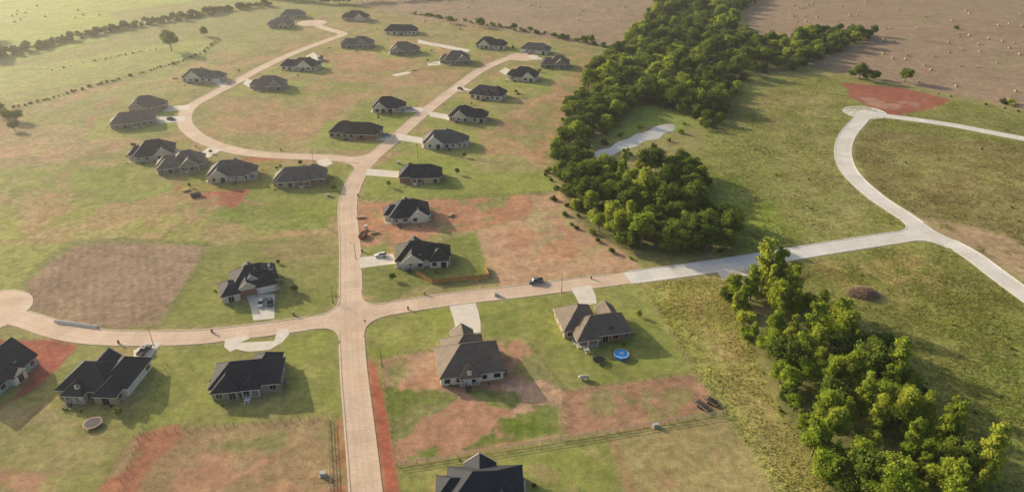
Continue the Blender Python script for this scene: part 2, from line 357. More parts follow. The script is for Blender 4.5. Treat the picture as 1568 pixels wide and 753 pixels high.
def inter(c,dirs,pairs,r,hw,mat,km,z):
    C=Vector(G(*c)); D=[(Vector(G(*q))-C).normalized() for q in dirs]
    for a,b in pairs:
        A,B=D[a],D[b]; s=abs(A.x*B.y-A.y*B.x); K=C+(A+B)*hw/max(s,.3)
        P0=K+A*r;P1=K+B*r; pts=[]
        for k in range(11):
            t=k/10; pts.append(P0*(1-t)**2+K*2*t*(1-t)+P1*t*t)
        fillets.append((K,r,pts,mat,km,z))
inter((537,484),[(480,493),(600,471),(541,560),(537,440)],[(0,2),(0,3),(1,2),(1,3)],9,RW/2-.1,M_road,M_kerb,.036)
inter((563,247),[(500,241),(612,205),(538,290)],[(0,1),(0,2)],11,RW/2-.1,M_road,M_kerb,.036)
inter((1422,356),[(1340,368),(1385,330),(1480,385)],[(0,1),(0,2)],9,RW/2+.1,M_new,M_kerbn,.036)
bulbs=[((800,87),12,M_road,M_kerb),((1324,172),12,M_new,M_kerbn),((478,35),13,M_road,M_kerb),((-25,478),14,M_road,M_kerb)]
drives=[[(688,468),(728,462),(733,478),(736,494),(736,508),(700,512),(695,490)],
 [(345,519),(375,512),(383,517),(368,524),(362,534),(352,538),(343,530)],[(362,534),(368,524),(420,521),(432,524),(412,535),(380,538)],[(432,524),(420,521),(425,504),(440,502),(443,511)],
 [(204,536),(222,527),(248,521),(244,528),(232,545),(222,560),(206,562)],
 [(873,440),(905,436),(912,452),(914,464),(888,468),(882,455)],
 [(377,452),(421,449),(420,487),(388,490),(384,470)],
 [(548,394),(602,388),(607,403),(552,410)],[(563,258),(612,262),(610,272),(560,268)],[(608,204),(648,211),(646,220),(604,213)],
 [(655,170),(690,176),(690,184),(658,178)],[(616,163),(650,165),(646,171),(616,172)],[(572,206),(604,208),(596,215),(560,214)],
 [(468,86),(480,80),(494,92),(484,97)],[(236,178),(284,178),(284,186),(240,189)],[(248,164),(290,160),(290,167),(250,171)],
 [(300,240),(318,226),(342,228),(316,243)],[(484,246),(502,242),(510,250),(492,258)],[(764,109),(774,103),(790,112),(778,117)],
 [(378,120),(372,128),(388,136),(396,128)],[(335,122),(352,128),(342,134),(325,125)],[(706,140),(690,136),(700,131),(724,138)],[(655,96),(655,101),(676,99),(676,93)],
 [(820,92),(808,88),(815,84),(832,90)],[(1098,416),(1146,408),(1152,420),(1106,428)],[(600,114),(625,109),(630,112),(606,117)],[(640,60),(655,64),(720,76),(716,80),(640,66)]]
DW=[[Vector(G(*p)) for p in q] for q in drives]
def clear_of(p,me):
    for j,(pts,wd,*_) in enumerate(roads):
        if j==me: continue
        for q in pts:
            if (q-p).length<wd/2+.7:return False
    for (K,r,*_) in fillets:
        if (K-p).length<r+.3:return False
    for i,(c,rad,_,_) in enumerate(bulbs):
        if me!=('b',i) and (Vector(G(*c))-p).length<rad:return False
    for D in DW:
        if pip([tuple(q) for q in D],np.array([p.x]),np.array([p.y]))[0]:return False
    return True
def kerb_runs(mbk,line,nrm,mi,flags):
    for i in range(len(line)-1):
        if not(flags[i] and flags[i+1]):continue
        a,b=line[i],line[i+1]; na,nb=nrm[i],nrm[i+1]; hw=.45
        a0,b0=a-na*.02,b-nb*.02; a1,b1=a+na*hw,b+nb*hw; h=.13
        mbk.add([(a0.x,a0.y,.0),(b0.x,b0.y,.0),(b0.x,b0.y,h),(a0.x,a0.y,h),(a1.x,a1.y,h-.02),(b1.x,b1.y,h-.02),(a1.x,a1.y,0),(b1.x,b1.y,0)],[(0,1,2,3),(3,2,5,4),(4,5,7,6)],mi)
mbk=MB()
def norms(pts):
    out=[]
    for i in range(len(pts)):
        a=pts[max(i-1,0)]; b=pts[min(i+1,len(pts)-1)]; t=(b-a).normalized(); out.append(Vector((-t.y,t.x)))
    return out
def uvmesh(name,V,Fc,UV,mat):
    me=bpy.data.meshes.new(name); me.from_pydata(V,[],Fc); me.materials.append(mat); ul=me.uv_layers.new(name='UVMap')
    for l in me.loops: ul.data[l.index].uv=UV[l.vertex_index]
    o=bpy.data.objects.new(name,me); scene.collection.objects.link(o); return o
for j,(pts,wd,mat,km,z) in enumerate(roads):
    nr=norms(pts); V=[];UV=[];Fc=[];L=0
    for i,p in enumerate(pts):
        if i: L+=(p-pts[i-1]).length
        for s in(-1,0,1):
            q=p+nr[i]*s*wd/2; V.append((q.x,q.y,z)); UV.append((s*wd/2,L))
    for i in range(len(pts)-1):
        for s in(0,1): a=i*3+s; Fc.append((a+1,a,a+3,a+4))
    uvmesh('road',V,Fc,UV,mat)
    for s in(-1,1):
        ln=[p+nr[i]*s*wd/2 for i,p in enumerate(pts)]; on=[n*s for n in nr]
        kerb_runs(mbk,ln,on,0 if km is M_kerb else 1,[clear_of(p,j) for p in ln])
for (K,r,pts,mat,km,z) in fillets:
    V=[(K.x,K.y,z)]+[(p.x,p.y,z) for p in pts]
    Fc=[(0,i,i+1) for i in range(1,len(pts))]
    uvmesh('road_corner',V,Fc,[(.8,v[1]) for v in V],mat)
    mid=(pts[0]+pts[-1])/2
    nr=norms(pts); nr=[n if n.dot(mid-K)>0 else -n for n in nr]
    kerb_runs(mbk,pts,nr,0 if km is M_kerb else 1,[True]*len(pts))
for i,(c,rad,mat,km) in enumerate(bulbs):
    C=Vector(G(*c)); pts=[C+Vector((math.cos(t*math.pi/24),math.sin(t*math.pi/24)))*rad for t in range(49)]
    V=[(C.x,C.y,.040)]+[(p.x,p.y,.040) for p in pts]
    uvmesh('road_turning_circle',V,[(0,k,k+1) for k in range(1,49)],[(v[0]-C.x+.5,v[1]-C.y) for v in V],mat)
    fl=[all((q-p).length>wd/2+.6 for (P,wd,*_) in roads for q in P) for p in pts]
    kerb_runs(mbk,pts,[(p-C).normalized() for p in pts],0 if km is M_kerb else 1,fl)
mbk.obj('kerb',[M_kerb,M_kerbn])
M_drive=flat('driveway_concrete',(.74,.67,.57),.9,.14,.5)
for k,D in enumerate(DW):
    mb=MB(); mb.add([(p.x,p.y,.044+.004*(k%3)) for p in D],[tuple(range(len(D)))]); mb.obj('driveway',[M_drive])
for (pts,wd,mat,km,z) in roads:
    P=[tuple(p) for p in pts[::4]]+[tuple(pts[-1])]
    paint(P,(.42,.33,.17),.7,.4,.1,.6,line=wd+2.0,world=True)
# ------------------------------------------------------------------ houses
CH=(.038,.042,.056); DK=(.055,.051,.05); BR=(.20,.16,.125); GB=(.175,.15,.13); GY=(.14,.13,.125)
WH=(.78,.74,.66); BK=(.34,.18,.12); TB=(.48,.38,.27); GRB=(.32,.28,.24); WB=(.66,.59,.49)
occupied=[]
def house(p1,p2,depth,roof,wall,style=0,mir=False,wall2=None,pitch=.78,brick=True,name='brick_house',chim=True):
    a=Vector(G(*p1)); b=Vector(G(*p2)); c=(a+b)/2; t=(b-a); W=t.length; rot=math.atan2(t.y,t.x)
    root=empty(name,(c.x,c.y,0),rot); D=depth
    ctr=c+Vector((-math.sin(rot),math.cos(rot)))*D/2
    occupied.append((ctr,max(W,D)*.6))
    if style in(0,1,2) and p1[1]<405 and p1[1]!=345: # individual mown lots
        ex=Vector((math.cos(rot),math.sin(rot))); ey=Vector((-ex.y,ex.x)); q=[]
        sx,sy=W*random.uniform(.75,.98),D*random.uniform(1.1,1.6); off=ex*random.uniform(-3,3)
        for sx_,sy_ in((-1,-1),(1,-1),(1,1),(-1,1)): P_=ctr+off+ex*sx*sx_+ey*sy*sy_; q.append((P_.x,P_.y))
        paint(q,random.choice(((.23,.285,.06),(.29,.33,.08),(.25,.27,.07),(.32,.30,.10))),.5,.65,.15,.5,world=True,stripe=(rot+random.choice((0,1.57)),4.5,.04))
    wm=[wallmat(wall,brick),wallmat(wall2 or wall,False if wall2 else brick)]
    rm=[roofmat(roof),M_trim if wall[0]>.3 else M_tdark,wm[1],roofmat(tuple(x*1.3 for x in roof))]
    S={
     0:[(0,.12,1,.82,'hip',3.0,0),(.05,0,.42,.5,'hip',2.95,0),(.55,.45,.95,1,'hip',2.9,0),(.46,.02,.72,.4,'hip',2.85,1)],
     1:[(.0,.1,.72,.9,'hip',3.0,0),(.45,.25,1,.75,'hip',2.9,0),(.62,.0,.96,.5,'hip',2.85,0),(.1,0.0,.5,.5,'gy',2.8,1),(.18,.55,.5,1,'gy',2.95,0)],
     2:[(.12,.08,.95,.92,'hip',3.1,0),(0,.3,.4,.75,'hip',2.9,0),(.55,0,.9,.45,'gy',2.95,0),(.3,.6,.65,1,'gy',2.85,0),(.2,.0,.5,.3,'hip',2.8,1)],
     4:[(.22,.25,1,.95,'hip',3.3,0),(0,0,.3,.55,'hip',2.9,0),(.3,.12,.6,.6,'gy',3.1,0),(.6,.08,.95,.5,'hip',2.95,0),(.45,.3,.65,.9,'gy',4.6,0)],
     5:[(0,0,1,1,'gx',3.1,0),(.3,-.12,.6,.4,'gy',3.0,0)],
     6:[(0,.02,1,.78,'hip',3.0,0),(.12,.35,.78,1,'hip',2.95,0),(.3,.7,.66,1.16,'gy',2.9,0),(.30,-.04,.62,.25,'hip',2.8,1)],
     7:[(.08,.08,1,.68,'hip',3.0,0),(-.12,.34,.50,1.08,'hip',2.95,0),(.62,.3,.92,.95,'gy',2.9,0),(.03,0,.40,.4,'hip',2.8,1)],
     8:[(0,.1,.80,.9,'hip',3.0,0),(.55,.22,1.02,1.05,'hip',2.95,0),(.62,-.02,.95,.5,'hip',2.9,0),(.15,-.02,.45,.35,'hip',2.85,1),(.2,.7,.5,1.1,'gy',2.9,0)],
    }[style]
    fx=(lambda x:(x-.5)*W) if not mir else (lambda x:(.5-x)*W)
    B=[]
    for (x0,y0,x1,y1,k,e,o) in S:
        X0,X1=sorted((fx(x0),fx(x1))); B.append((X0,y0*D,X1,y1*D,k,e,o))
    mw=MB();mr=MB();mt=MB();mg_=MB();md=MB()
    for bi,(x0,y0,x1,y1,k,e,o) in enumerate(B):
        if not o: mw.box(x0,y0,0,x1,y1,e-.05,0 if bi%2==0 else 1)
        else:
            mt.box(x0,y0-.3,0.001+.01*bi,x1,y1,.10+.01*bi,2)
            for px_ in(x0+.2,(x0+x1)/2,x1-.2): mt.box(px_-.13,y0+.05,.1,px_+.13,y0+.31,e-.2,0)
            # patio table and chairs
            tx_,ty_=x0+(x1-x0)*.35,y0-2.0
            mt.box(tx_-.8,ty_-.45,.70,tx_+.8,ty_+.45,.76,1); 
            for q_ in(-.7,.7): mt.box(tx_+q_-.05,ty_-.05,.0,tx_+q_+.05,ty_+.05,.7,1)
            for q_ in(-.5,.5):
                for s_ in(-.9,.9): mt.box(tx_+q_-.22,ty_+s_-.22,.40,tx_+q_+.22,ty_+s_+.22,.46,1); mt.box(tx_+q_-.22,ty_+s_*1.22-.03,.46,tx_+q_+.22,ty_+s_*1.22+.03,.95,1); mt.box(tx_+q_-.2,ty_+s_-.2,0,tx_+q_-.15,ty_+s_+.2,.4,1); mt.box(tx_+q_+.15,ty_+s_-.2,0,tx_+q_+.2,ty_+s_+.2,.4,1)
        ov=.5; X0,Y0,X1,Y1=x0-ov,y0-ov,x1+ov,y1+ov; w_,d_=X1-X0,Y1-Y0
        pz=pitch*(1+.04*bi) if k=='hip' else pitch*1.02
        xc,yc=(X0+X1)/2,(Y0+Y1)/2
        if k=='hip':
            if w_>=d_: h=d_/2*pz; R0,R1=(X0+d_/2*.96,yc,e+h),(X1-d_/2*.96,yc,e+h)
            else: h=w_/2*pz; R0,R1=(xc,Y0+w_/2*.96,e+h),(xc,Y1-w_/2*.96,e+h)
            alx=w_>=d_
        elif k=='gx': h=d_/2*pz; R0,R1=(X0,yc,e+h),(X1,yc,e+h); alx=True
        else: h=w_/2*pz; R0,R1=(xc,Y0,e+h),(xc,Y1,e+h); alx=False
        E=[(X0,Y0,e),(X1,Y0,e),(X1,Y1,e),(X0,Y1,e)]; vs=E+[R0,R1]
        if alx: sl=[(0,1,5,4),(2,3,4,5)]; en=[(1,2,5),(3,0,4)]
        else: sl=[(3,0,4,5),(1,2,5,4)]; en=[(0,1,4),(2,3,5)]
        mr.add(vs,sl,0); mr.add(vs,en,0 if k=='hip' else 2)
        L=[(p[0],p[1],e-.24) for p in E]
        mr.add(E+L,[(0,4,5,1),(1,5,6,2),(2,6,7,3),(3,7,4,0),(4,7,6,5)],1)
        if k=='hip':
            for q in((E[0],R0),(E[3],R0 if alx else R1),(E[1],R1 if alx else R0),(E[2],R1)): mr.beam(q[0],q[1],.12,3)
        mr.beam(R0,R1,.14,3)
        if k in('gx','gy'):
            for Ra,es in((R0,(0,3) if alx else (0,1)),(R1,(1,2) if alx else (2,3))):
                for ei in es: mr.beam(Vector(E[ei])+Vector((0,0,.04)),Vector(Ra)+Vector((0,0,.04)),.09,1)
        if o: continue
        def inside(px_,py_):
            return any(q!=bi and not B[q][6] and B[q][0]-.6<px_<B[q][2]+.6 and B[q][1]-.6<py_<B[q][3]+.6 for q in range(len(B)))
        for side in range(4):
            Ls=(x1-x0) if side in(0,2) else (y1-y0); nW=max(1,int(Ls/3.4))
            for q in range(nW):
                s_=(q+.5)/nW*Ls
                if side==0: P=(x0+s_,y0,0,-1)
                elif side==2: P=(x0+s_,y1,0,1)
                elif side==1: P=(x1,y0+s_,1,0)
                else: P=(x0,y0+s_,-1,0)
                px_,py_,nx,ny=P
                if inside(px_+nx*.3,py_+ny*.3): continue
                hw=random.choice((.55,.75,.9)); z0,z1=.9,2.35
                isd=(q==nW//2 and side==0)
                if isd: z0=.08; hw=.9
                if random.random()<.12: continue
                tx,ty=abs(ny),abs(nx)
                def bx(mm,u0,u1,za,zb,o0,o1,mi):
                    xa,xb=px_+tx*u0+nx*o0,px_+tx*u1+nx*o1; ya,yb=py_+ty*u0+ny*o0,py_+ty*u1+ny*o1
                    mm.box(min(xa,xb),min(ya,yb),za,max(xa,xb),max(ya,yb),zb,mi)
                bx(mt,-hw-.1,hw+.1,z0-.1,z1+.1,-.05,.05,1)
                bx(mg_,-hw,-.03,z0,z1,.0,.075,0); bx(mg_,.03,hw,z0,z1,.0,.075,0)
    X0,Y0,X1,Y1=B[0][:4]
    top=B[0][5]+min(X1-X0,Y1-Y0)/2*pitch
    if style==4:
        gx0,gx1,gy=B[3][0]+1,B[3][2]-.8,B[3][1]
        mt.box(gx0,gy-.09,.05,gx1,gy-.055,2.5,0)
        for k in range(4): mt.box(gx0+.03,gy-.11,.15+k*.6,gx1-.03,gy-.092,.68+k*.6,0)
        for dx in(.55,.72,.9):
            xx=X0+(X1-X0)*dx; yy=Y0+(Y1-Y0)*.30; zz=B[0][5]+(yy-Y0)*pitch
            mt.box(xx-.6,yy-.2,zz-.3,xx+.6,yy+1.3,zz+.85,0); mg_.box(xx-.4,yy-.25,zz+.1,xx+.4,yy-.2,zz+.75,0)
            mr.add([(xx-.85,yy-.45,zz+.8),(xx+.85,yy-.45,zz+.8),(xx,yy-.45,zz+1.5),(xx-.85,yy+2.2,zz+.8),(xx+.85,yy+2.2,zz+.8),(xx,yy+2.2,zz+1.5)],[(0,2,5,3),(1,4,5,2),(0,1,2)],0)
    if chim:
        cx=X0+(X1-X0)*(.35 if mir else .62); cy=Y0+(Y1-Y0)*.14
        if style in(6,8): cx=X0+(X1-X0)*.45; cy=Y0-.45
        md.box(cx-.6,cy-.45,0,cx+.6,cy+.45,top*.62,0); md.box(cx-.7,cy-.55,top*.62,cx+.7,cy+.55,top*.62+.2,1); md.cyl((cx,cy,top*.62+.2),.2,.4,8,1)
        md.obj('chimney',[wm[0] if style not in(6,8) else M_trim,M_tdark],root)
    mv=MB()
    for q in range(6):
        vx=X0+(X1-X0)*random.uniform(.3,.7); s_=random.choice((-1,1)); fr=random.uniform(.25,.6)
        vy=(Y0+Y1)/2+s_*(Y1-Y0)/2*fr; vz=B[0][5]+(1-fr)*min(X1-X0,Y1-Y0)/2*pitch*.9
        if random.random()<.5: mv.cyl((vx,vy,vz-.2),.08,.75,6,0)
        else: mv.box(vx-.2,vy-.2,vz-.1,vx+.2,vy+.2,vz+.55,0)
    mv.obj('roof_vents',[M_tdark],root)
    ma=MB(); ma.box(X1+.8,Y0+2,.05,X1+1.7,Y0+2.9,.95,0); ma.cyl((X1+1.25,Y0+2.45,.95),.35,.06,10,1); ma.obj('air_conditioner',[M_steel,M_black],root)
    mw.obj('walls',wm,root); mr.obj('roof',rm,root); mt.obj('trim',[M_trim,M_trim if wall[0]<.35 else M_tdark,M_conc],root); mg_.obj('windows',[M_glass],root)
    ms=MB(); ms.box(-W/2-.15,-.15+D*.12,0,W/2+.15,D*.8,.09,0); ms.obj('foundation',[M_conc],root)
    return root
HS=[
 ((86,614),(186,618),16,CH,TB,8,False,WH),((322,614),(428,604),16,CH,GRB,0,False,None),
 ((676,592),(771,580),19,BR,WH,6,False,None),((882,533),(968,522),17,BR,BK,7,False,TB),
 ((0,604),(59,556),13,CH,(.28,.46,.50),5,False,WH),((668,800),(808,796),15,CH,WB,2,False,None),
 ((342,465),(430,446),16,CH,BK,4,False,WB),((607,413),(690,408),15,DK,WH,1,False,WH),((590,345),(662,339),14,CH,WH,2,False,WH),
 ((612,282),(676,280),14,CH,BK,0,True,TB),((645,228),(717,227),14,GY,WH,2,True,None),((687,186),(744,188),14,CH,WB,1,False,None),
 ((717,150),(764,156),15,CH,WH,0,False,None),((774,123),(822,126),15,DK,WH,2,False,None),((827,104),(871,105),14,GB,GRB,1,True,None),
 ((796,81),(838,84),14,GY,WH,0,True,None),((728,74),(773,76),15,DK,WH,1,False,None),((674,99),(722,98),15,GB,GRB,2,False,None),
 ((595,84),(642,83),15,BR,GRB,2,True,None),((588,53),(636,54),15,CH,WH,0,False,None),((521,74),(569,74),15,GY,GRB,1,True,None),
 ((521,32),(562,33),15,CH,WB,2,False,None),((429,29),(464,29),15,GY,GRB,0,False,None),((407,43),(445,44),15,GY,TB,2,False,None),
 ((428,107),(483,109),14,CH,WH,1,True,None),((381,139),(437,138),14,GB,GRB,2,False,None),((278,126),(340,126),14,GY,WH,1,False,None),
 ((568,173),(620,172),14,CH,WB,2,True,None),((503,212),(579,214),15,DK,TB,0,True,BK),((195,174),(253,170),15,GB,GRB,2,True,None),
 ((170,199),(238,192),15,GB,GRB,0,False,None),((197,251),(272,242),16,CH,WB,2,False,None),((240,268),(313,260),16,GB,GRB,1,True,None),
 ((314,281),(391,276),15,GY,WB,2,True,None),((419,288),(498,284),15,GB,BK,0,False,TB)]
for h in HS:
    house(h[0],h[1],h[2],h[3],h[4],h[5],h[6],h[7],name='brick_house' if h[4][0]<.5 else 'painted_brick_house')
def shed(px,rot,w=4,d_=5):
    x,y=G(*px); r=empty('garden_shed',(x,y,0),rot); m=MB(); m.box(-w/2,-d_/2,0,w/2,d_/2,2.3,0); m.box(-.6,-d_/2-.04,.05,.6,-d_/2,2.0,1)
    m.obj('walls',[wallmat(TB,False),M_trim],r); m=MB()
    e=[(-w/2-.3,-d_/2-.3,2.25),(w/2+.3,-d_/2-.3,2.25),(w/2+.3,d_/2+.3,2.25),(-w/2-.3,d_/2+.3,2.25),(0,-d_/2-.3,3.5),(0,d_/2+.3,3.5)]
    m.add(e,[(3,0,4,5),(1,2,5,4),(0,1,4),(2,3,5),(0,3,2,1)]); m.obj('roof',[roofmat(GY)],r)
shed((491,92),.2)
# ------------------------------------------------------------------ ground mesh out
for c,r in occupied:
    P=[(c.x+math.cos(t)*r*.95,c.y+math.sin(t)*r*.95) for t in np.linspace(0,2*math.pi,14)[:-1]]
    paint(P,(.38,.26,.14),1.5,.5,.1,3,.45,world=True)
col=col*(.85+.30*N5)[:,None]
me=bpy.data.meshes.new('ground'); nv=len(X)
me.vertices.add(nv); me.vertices.foreach_set('co',np.column_stack([X,Y,Z]).astype(np.float32).ravel())
ii=(np.arange(NY-1)[:,None]*NX+np.arange(NX-1)[None,:]).ravel()
q=np.column_stack([ii,ii+1,ii+1+NX,ii+NX]).astype(np.int32); nf=len(q)
me.loops.add(nf*4); me.loops.foreach_set('vertex_index',q.ravel()); me.polygons.add(nf); me.polygons.foreach_set('loop_start',np.arange(nf,dtype=np.int32)*4)
try: me.polygons.foreach_set('loop_total',np.full(nf,4,dtype=np.int32))
except Exception: pass
me.update(calc_edges=True)
ca=me.color_attributes.new('zone','FLOAT_COLOR','POINT'); ca.data.foreach_set('color',np.column_stack([col,rough]).astype(np.float32).ravel())
go=bpy.data.objects.new('ground',me); scene.collection.objects.link(go)
m,n,b=newmat('grass_and_soil'); p=geo(n)
at=n.nodes.new('ShaderNodeAttribute'); at.attribute_name='zone'
rgh=at.outputs['Alpha']
n1=noise(n,.06,5,p); n2=noise(n,.45,6,p,.7); n3=noise(n,2.2,4,p,.7)
amp=mth(n,'ADD',mth(n,'MULTIPLY',rgh,.45),.52)
def var(nz,k): return mth(n,'ADD',mth(n,'MULTIPLY',mth(n,'MULTIPLY',mth(n,'SUBTRACT',nz,.5),amp),k),1.0)
f=mth(n,'MULTIPLY',mth(n,'MULTIPLY',mapr(n,n1,.9,1.1),var(n2,2.6)),var(n3,2.4))
tan=mixc(n,mapr(n,noise(n,.22,6,p,.75),0,.30,.5,.70),at.outputs['Color'],(.44,.32,.16))
n.links.new(mulcol(n,tan,f),b.inputs['Base Color']); b.inputs['Roughness'].default_value=.95; b.inputs['Specular IOR Level'].default_value=.1
bump(n,b,mth(n,'MULTIPLY',noise(n,1.1,6,p,.75),mth(n,'ADD',rgh,.2)),.32,.5)
me.materials.append(m)
# ------------------------------------------------------------------ tall weeds in meadows (one mesh)
roadpts=np.array([tuple(p) for r_ in roads for p in r_[0]])
vis=(Y>100)&(Y<560)&(np.abs(X)<60+Y*.78)&(rough>.62)
idx=np.nonzero(vis)[0]
dxs=np.gradient(xs); dys=np.gradient(ys); area=(dys[:,None]*dxs[None,:]).ravel()[idx]*(rough[idx]-.4)*np.clip(fbm(X[idx],Y[idx],12,71)*2.4-.6,.15,1.5)
NT=80000; pick=RNG.choice(idx,NT,p=area/area.sum())
tx=X[pick]+RNG.uniform(-1,1,NT); ty=Y[pick]+RNG.uniform(-1,1,NT)
keep=np.ones(NT,bool)
for s in range(0,len(roadpts)):
    rx,ry=roadpts[s]; keep&=((tx-rx)**2+(ty-ry)**2)>5.3**2
for c,r in occupied: keep&=((tx-c.x)**2+(ty-c.y)**2)>(r*.9)**2
tx,ty,pick=tx[keep],ty[keep],pick[keep]; NT=len(tx)
V=[];C=[]
hh=RNG.uniform(.10,.38,NT)*(.6+.8*vn(tx,ty,10,3)); tc=col[pick]*RNG.uniform(1.0,1.8,(NT,1))
for k in range(3):
    a=RNG.uniform(0,2*math.pi,NT); wv=RNG.uniform(.12,.3,NT); ln=RNG.uniform(-.4,.4,(NT,2))
    ox=RNG.uniform(-.3,.3,(NT,2))
    A=np.column_stack([tx+ox[:,0]-np.cos(a)*wv,ty+ox[:,1]-np.sin(a)*wv,np.zeros(NT)]); Bp=np.column_stack([tx+ox[:,0]+np.cos(a)*wv,ty+ox[:,1]+np.sin(a)*wv,np.zeros(NT)])
    T=np.column_stack([tx+ox[:,0]+ln[:,0],ty+ox[:,1]+ln[:,1],hh]); V.append(np.stack([A,Bp,T],1)); C.append(np.repeat(tc[:,None,:],3,1))
V=np.concatenate(V).reshape(-1,3); C=np.concatenate(C).reshape(-1,3)
def trimesh(name,V,C,mat,nper=3):
    me=bpy.data.meshes.new(name); nv=len(V); me.vertices.add(nv); me.vertices.foreach_set('co',V.astype(np.float32).ravel())
    nf=nv//nper; me.loops.add(nv); me.loops.foreach_set('vertex_index',np.arange(nv,dtype=np.int32)); me.polygons.add(nf); me.polygons.foreach_set('loop_start',np.arange(nf,dtype=np.int32)*nper)
    try: me.polygons.foreach_set('loop_total',np.full(nf,nper,dtype=np.int32))
    except Exception: pass
    me.update(calc_edges=True)
    ca=me.color_attributes.new('Col','FLOAT_COLOR','POINT'); ca.data.foreach_set('color',np.column_stack([C,np.ones(nv)]).astype(np.float32).ravel())
    me.materials.append(mat); return me
def leafmat(name,base,trans=.35,useobj=True,alt=None):
    m=bpy.data.materials.new(name); m.use_nodes=True; n=m.node_tree; n.nodes.clear()
    out=n.nodes.new('ShaderNodeOutputMaterial'); mx=n.nodes.new('ShaderNodeMixShader'); df=n.nodes.new('ShaderNodeBsdfDiffuse'); tr=n.nodes.new('ShaderNodeBsdfTranslucent')
    at=n.nodes.new('ShaderNodeAttribute'); at.attribute_name='Col'; c=at.outputs['Color']
    if useobj:
        oi=n.nodes.new('ShaderNodeObjectInfo'); bc=mixc(n,oi.outputs['Random'],base,alt)
        t=n.nodes.new('ShaderNodeVectorMath'); t.operation='MULTIPLY'; n.links.new(c,t.inputs[0]); n.links.new(bc,t.inputs[1]); c=t.outputs[0]
    n.links.new(c,df.inputs[0]); n.links.new(c,tr.inputs[0]); mx.inputs[0].default_value=trans
    n.links.new(df.outputs[0],mx.inputs[1]); n.links.new(tr.outputs[0],mx.inputs[2]); n.links.new(mx.outputs[0],out.inputs[0]); return m
M_weed=leafmat('weeds',(1,1,1),.5,False)
wo=bpy.data.objects.new('meadow_grass',trimesh('meadow_grass',V,C,M_weed)); scene.collection.objects.link(wo)
# ------------------------------------------------------------------ trees
M_bark=flat('bark',(.22,.18,.14),.9,.3,3)
M_lfd=leafmat('leaves_dark',(.11,.17,.035),.45,True,(.25,.32,.06))
M_lfl=leafmat('leaves_light',(.32,.42,.06),.55,True,(.52,.58,.10))
def treemesh(name,h,cr_,nl,leaves,kind,mat,seed,ls=.36):
    r=np.random.default_rng(seed); mb=MB(); tr=.022*h
    mb.beam((0,0,-.1),(0,0,h*.28),tr*1.3,0,tr,7); mb.beam((0,0,h*.28),(.1,.05,h*.78),tr,0,tr*.25,6)
    LB=[]
    for i in range(nl):
        a=i*2.4+r.uniform(-.5,.5)
        if kind=='round':
            el=math.asin(r.uniform(-.6,1)); q=r.uniform(.5,.95)
            c=Vector((math.cos(a)*math.cos(el)*cr_*q,math.sin(a)*math.cos(el)*cr_*q,h*.54+math.sin(el)*h*.38*q)); lr=cr_*r.uniform(.2,.46)
        elif kind=='tall':
            t=(i+.5)/nl; z=h*(.12+.80*t); rad=cr_*(1-t*.5)*r.uniform(.1,.9); lr=cr_*r.uniform(.22,.46)*(1.1-.4*t); c=Vector((math.cos(a)*rad,math.sin(a)*rad,z))
        else:
            t=r.uniform(0,1); z=h*(.15+.5*t); rad=cr_*(1-.5*t)*r.uniform(.2,.9); lr=cr_*r.uniform(.3,.42); c=Vector((math.cos(a)*rad,math.sin(a)*rad,z))
        LB.append((c,lr)); s0=Vector((0,0,max(.3,c.z*.55))); mb.beam(s0,c,tr*.35,0,tr*.1,4)
    if kind=='round': LB.append((Vector((0,0,h*.5)),cr_*.5))
    per=leaves//len(LB); Vs=[];Cs=[]
    for c,lr in LB:
        n_=int(per*(lr/(cr_*.36))**1.5)+10
        dd=r.normal(size=(n_,3)); dd/=np.linalg.norm(dd,axis=1)[:,None]; dd[:,2]=np.where(dd[:,2]<-.5,-dd[:,2],dd[:,2])
        rr=lr*r.uniform(.45,1.25,(n_,1))*(1+.3*np.sin(dd[:,:1]*6+dd[:,1:2]*5+c.x)*np.cos(dd[:,2:3]*5+c.y))
        P=np.array(c)+dd*rr*np.array([1,1,.85])
        nn=dd+r.normal(size=(n_,3))*.5; nn/=np.linalg.norm(nn,axis=1)[:,None]
        e=np.cross(nn,r.normal(size=(n_,3))); e/=np.linalg.norm(e,axis=1)[:,None]; g=np.cross(nn,e)
        s=r.uniform(.4,1.25,(n_,1))*ls
        qd=np.stack([P-e*s,P-g*s*.7,P+e*s,P+g*s*.7],1); Vs.append(qd)
        bri=r.uniform(.6,1.3,(n_,1))*r.uniform(.78,1.24); tint=np.concatenate([bri*r.uniform(.8,1.25,(n_,1)),bri,bri*.9],1)
        Cs.append(np.repeat(tint[:,None,:],4,1))
    V=np.concatenate(Vs).reshape(-1,3); C=np.concatenate(Cs).reshape(-1,3)
    lv=trimesh(name,V,C,mat,4)
    bm=bmesh.new(); bm.from_mesh(lv)
    tv=[bm.verts.new(p) for p in mb.v]
    for f in mb.f:
        try: fc=bm.faces.new([tv[i] for i in f]); fc.material_index=1
        except ValueError: pass
    bm.to_mesh(lv); bm.free(); lv.materials.append(M_bark); return lv
T_round=[treemesh('tree_mesh',9+i*.7,4.6+.3*(i%3),20+i,6200,'round',M_lfd,i,.37) for i in range(6)]
T_light=[treemesh('tree_mesh_light',10.5+i,4.2,20,6200,'round',M_lfl,10+i,.35) for i in range(4)]
T_tall=[treemesh('tree_mesh_tall',14+i,3.4,26,6500,'tall',M_lfl,20+i,.35) for i in range(4)]
T_bush=[treemesh('bush_mesh',3.2,2.4,9,1500,'bush',M_lfd,30+i,.28) for i in range(2)]+[treemesh('bush_mesh_light',2.8,2.2,9,1500,'bush',M_lfl,40,.28)]
woods=empty('creek_woodland'); hedge=empty('hedgerow')
